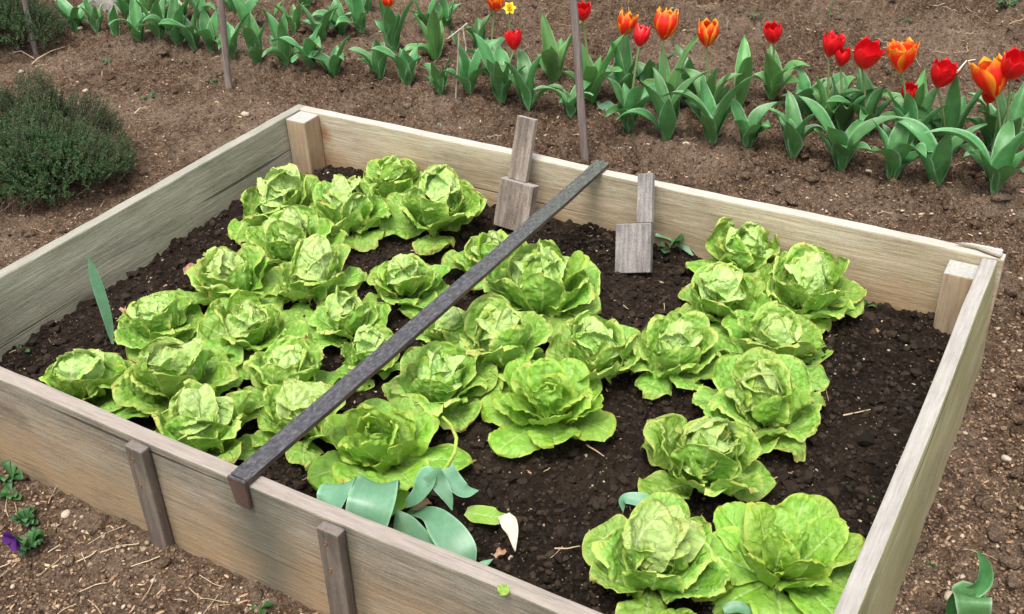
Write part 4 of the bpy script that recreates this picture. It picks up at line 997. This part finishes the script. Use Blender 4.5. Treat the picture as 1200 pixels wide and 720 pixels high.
scrap('pale fallen petal on the earth right of the nearest tulips', [P(985, 234, .012), P(992, 230, .014), P(1003, 225, .012)], [.003, .006, .002], M['cream'], 0.3)
scrap('pale green scrap lying on earth above the back board', [P(510, 145, .012), P(518, 146, .018), P(530, 149, .012)], [.004, .010, .004], M['blue_leaf'], 0.2)
scrap('white fallen petals on the earth under the far orange tulip', [P(1113, 75, .012), P(1108, 72, .02), P(1100, 70, .012)], [.003, .007, .003], M['cream'], 0.3)
st = [P(705, 132, .01), P(715, 120, .05), P(722, 128, .04)]
scrap('round pale grey-green leaf on the earth right of the tall stake', [P(702, 118, .02), P(712, 126, .022), P(724, 136, .014)], [.012, .026, .010], M['blue_leaf'], 0.1)

# ------------------------------------------------------------------ bushes
def bush(label, centre, rx, ry, hgt, nsprig, seed, name='thyme_bush', dead=0):
    random.seed(seed); rg = np.random.default_rng(seed)
    c = np.array(centre, float); e = empty(name, c); tag(e, label, 'bush', 'dark evergreen herb bushes')
    TW = Acc(); LV = []; LF = []; nb = 0
    for i in range(nsprig):
        # points over a lumpy mound
        a = rg.uniform(0, 2*np.pi); rr = rg.random()**0.55; X = rr*math.cos(a); Y = rr*math.sin(a)
        dome = math.sqrt(max(0.0, 1-rr*rr*0.92)); lum = 1+0.7*float(vn(np.array([X*3+seed]), np.array([Y*3]), 101)[0])+0.3*float(vn(np.array([X*8+seed]), np.array([Y*8]), 102)[0])
        tip = np.array([X*rx*(0.93+.14*lum), Y*ry*(0.93+.14*lum), hgt*dome*lum*rg.uniform(.7, 1.18)+0.01])
        dr = np.array([X*0.9, Y*0.9, 0.45+dome*0.8])+rg.normal(0, .22, 3); dr /= np.linalg.norm(dr)
        L = rg.uniform(.035, .085); base = tip-dr*L
        if i % 5 == 0:
            t = np.linspace(0, 1, 5)[:, None]; root = np.array([X*rx*.25, Y*ry*.25, 0]); 
            V, F, U = tube(root*(1-t)**2+base*(1-(1-t)**2)*1.0*t+base*(1-t)*t*0+tip*0, [.002, .0016, .0013, .001, .0008], 4, cap=False)
            TW.add(V, F, U)
        V, F, U = tube(np.array([base, (base+tip)/2+rg.normal(0, .002, 3), tip]), [.0007, .0006, .0004], 3, cap=False); TW.add(V, F, U)
        nl = int(rg.integers(12, 20)); t = np.linspace(0.05, 1, nl)
        ax = np.cross(dr, [0, 0, 1.0]); ax /= np.linalg.norm(ax)+1e-9; bx_ = np.cross(dr, ax)
        th = np.arange(nl)*1.9+rg.uniform(0, 6); ll = rg.uniform(.0045, .0085)*(1.15-.5*t)
        o_ = (np.cos(th)[:, None]*ax+np.sin(th)[:, None]*bx_); ld = o_*0.8+dr*0.7+rg.normal(0, .15, (nl, 3)); sd2 = np.cross(ld, dr); sd2 /= np.linalg.norm(sd2, axis=1)[:, None]+1e-9
        p = base+(tip-base)*t[:, None]; l_ = ll[:, None]
        q4 = np.stack([p, p+ld*l_*.55+sd2*l_*.30, p+ld*l_*1.1, p+ld*l_*.55-sd2*l_*.30], 1)
        LV.append(q4.reshape(-1, 3)); LF.append(np.arange(nl*4).reshape(-1, 4)+nb); nb += nl*4
    link('foliage', mesh('foliage', np.concatenate(LV), np.concatenate(LF), smooth=False, mats=[M['thyme']]), e)
    link('stems', TW.mesh('stems', [M['twig']]), e)
    if dead:
        D = Acc()
        for i in range(dead):
            t = np.linspace(0, 1, 7); L = rg.uniform(.07, .15)
            s0 = P(rg.uniform(-5, 42), rg.uniform(238, 252), 0)-c; dd = RIGHT*rg.normal(.25, .45)+np.array([0, 0, 0.75])-FH*rg.uniform(-.1, .3)
            pts = s0+dd*L*t[:, None]; pts += rg.normal(0, .003, (7, 3))
            V, F, U = tube(pts, np.linspace(.0019, .0007, 7), 4); D.add(V, F, U)
        link('bare_twigs', D.mesh('bare_twigs', [M['twig']]), e)
    return e
c = P(42, 203, 0.0)
bush('large dark green bushy herb filling the left edge behind the left board', c, 0.355, 0.26, 0.235, 5600, 3, dead=26)
c = P(-6, 58, 0.0)
bush('smaller dark herb bush in the far left corner behind a stake', c+np.array([0, 0.05, 0]), 0.30, 0.22, 0.25, 2600, 5)

# ------------------------------------------------------------------ weeds
def weed(label, base, n, L, seed, name='weed', cat='weed', wk=0.32, group='little weeds', flat=0.3, hf=None, flowers=()):
    rg = np.random.default_rng(seed); base = np.array(base, float)
    if hf is not None: base[2] = float(hf(base[0], base[1]))
    e = empty(name, base); tag(e, label, cat, group); A = Acc()
    for i in range(n):
        a = rg.uniform(0, 6.28); h = np.array([math.cos(a), math.sin(a), 0]); l_ = L*rg.uniform(.5, 1.1); up = rg.uniform(flat*.4, flat*2)
        st = h*l_*0.25*rg.random()+np.array([0, 0, l_*.1])
        p = [st*0, h*l_*.45+[0, 0, l_*up*.7], h*l_*.8+[0, 0, l_*up], h*l_*1.05+[0, 0, l_*up*.8]]
        V, F, U = ribbon(p, np.array([.12, .5, 1, .1])*l_*wk, (0, 0, 1), 0.25, 7, 5); A.add(V, F, U)
    link('foliage', A.mesh('foliage', [M['weed']]), e)
    for (f, s_) in flowers:
        B = Acc(); f = np.array(f)-base
        for j in range(5):
            a = j*1.256+.3; h = np.array([math.cos(a)*.75, -0.35, math.sin(a)*.75])
            V, F, U = ribbon([h*0, h*s_*.6, h*s_], [s_*.15, s_*.5, s_*.25], (0.2, -1, .5), 0.1, 6, 5); B.add(V, F, U)
        link('flower', B.mesh('flower', [M['violet']]), e, f)
        V, F, U = tube(np.linspace(0, 1, 5)[:, None]*f, .001, 5); link('stem', mesh('stem', V, F, mats=[M['weed']]), e)
    return e
q = P(38, 645, 0)
weed('leafy viola with dark purple flower in front of the near board', q, 30, 0.027, 1, 'viola', 'viola', hf=ground_h, flowers=[(above(q, 17, 632, .045), .026)], flat=.9, wk=.3, group=None)
q = P(33, 612, 0)
weed('upper tuft of viola leaves reaching towards the near board', q, 22, 0.024, 2, 'viola', 'viola', hf=ground_h, flat=.8, group=None)
weed('small green seedling at the foot of the near board, far left', P(14, 560, 0), 12, 0.03, 3, hf=ground_h, flat=.6)
weed('feathery seedling between the near board and the viola', P(14, 577, 0), 10, 0.028, 4, hf=ground_h)
weed('tiny seedling in the soil by the left board', P(24, 409, S0), 7, 0.018, 5, hf=bed_h)
weed('round-leaved weed beside the dark grey paddle', P(783, 297, S0), 8, 0.032, 6, wk=.5, hf=bed_h, flat=.7)
weed('feathery green weed right of the lettuce nearest the rear post', P(1012, 358, S0), 10, 0.028, 7, wk=.18, hf=bed_h)
weed('tiny blue-green seedling in the soil near the right board', P(1022, 573, S0), 5, 0.014, 8, hf=bed_h)
weed('pale little weed on the earth left of the bed corner', P(176, 115, 0), 7, 0.028, 9, hf=ground_h)
weed('low weed patch between the large bush and the tulips', P(127, 80, 0), 12, 0.022, 10, hf=ground_h)
weed('low weed right of the stake behind the left board', P(246, 97, 0), 14, 0.026, 11, wk=.18, hf=ground_h)
weed('sparse weed below the dense tulip group', P(226, 74, 0), 12, 0.028, 12, wk=.18, hf=ground_h)
weed('weed at the very end of the border beyond the nearest clump', P(1196, 265, 0), 7, 0.022, 13, hf=ground_h)
weed('feathery weed in the far plot near the top edge', P(1180, 12, 0), 24, 0.06, 14, wk=.14, hf=ground_h)
weed('weed in the far plot above the closed red bloom', P(885, 34, 0), 14, 0.035, 15, wk=.16, hf=ground_h)
weed('thin weed in the far plot left of the red trio', P(1062, 27, 0), 6, 0.022, 16, hf=ground_h)
weed('tiny seedling in front of the near board, under the bar', P(306, 716, 0), 7, 0.02, 17, hf=ground_h)
weed('tiny dark seedling on the earth near the right corner', P(1088, 667, -.04), 4, 0.012, 18, hf=ground_h)
weed('seedling in the soil close behind the cupped lettuce', P(285, 305, S0), 7, 0.022, 19, hf=bed_h)
A = None
q0 = P(972, 22, 0)
stick('grass_blade', 'single thin green shoot standing in the far plot', 'shoot', q0, above(q0, 975, 0), .0025, .0015, M['tleaf_light'], 5, 1)

# dry twigs lying about
def twig(label, pts, r, mat='straw'):
    b = np.array(pts[0]); V, F, U = tube(np.array(pts)-b, np.linspace(r, r*.5, len(pts)), 6)
    o = link('dry_twig', mesh('dry_twig', V, F, mats=[M[mat]]), None, b); tag(o, label, 'twig', 'dry twigs on the ground')
twig('curved pale stalk lying below the stake in the far left corner', [P(35, 78, .012), P(44, 69, .02), P(60, 60, .022), P(76, 55, .012)], .003)
twig('tan stalk beside the foot of the stake in the far left corner', [P(15, 62, .01), P(25, 60, .025), P(40, 69, .012)], .003)
twig('short pale stalk below the curved one', [P(36, 82, .01), P(44, 77, .014), P(55, 76, .01)], .0025)
twig('pale twig on the earth left of the bed corner', [P(157, 134, .012), P(164, 127, .016), P(174, 127, .01)], .003)
twig('thin straw on the soil by the right clump of lettuces', [Q(988, 487, .012), Q(1003, 484, .014), Q(1020, 480, .012)], .0018)
twig('reddish twig on the soil beside the rosette lettuce', [Q(689, 523, .012), Q(698, 528, .014), Q(708, 535, .010)], .0018, 'chip')
twig('short straw on the soil left of the round front lettuce', [Q(650, 643, .012), Q(665, 643, .014), Q(679, 640, .012)], .0016)
twig('fallen pale stalk below the far orange tulip', [P(1122, 84, .02), P(1132, 72, .03), P(1142, 70, .025), P(1152, 74, .02)], .0028, 'petalfall')
twig('small twig lying across the centre lettuce right of the bar', [Q(512, 424, .10), Q(522, 421, .102), Q(532, 412, .10)], .0012, 'chip')
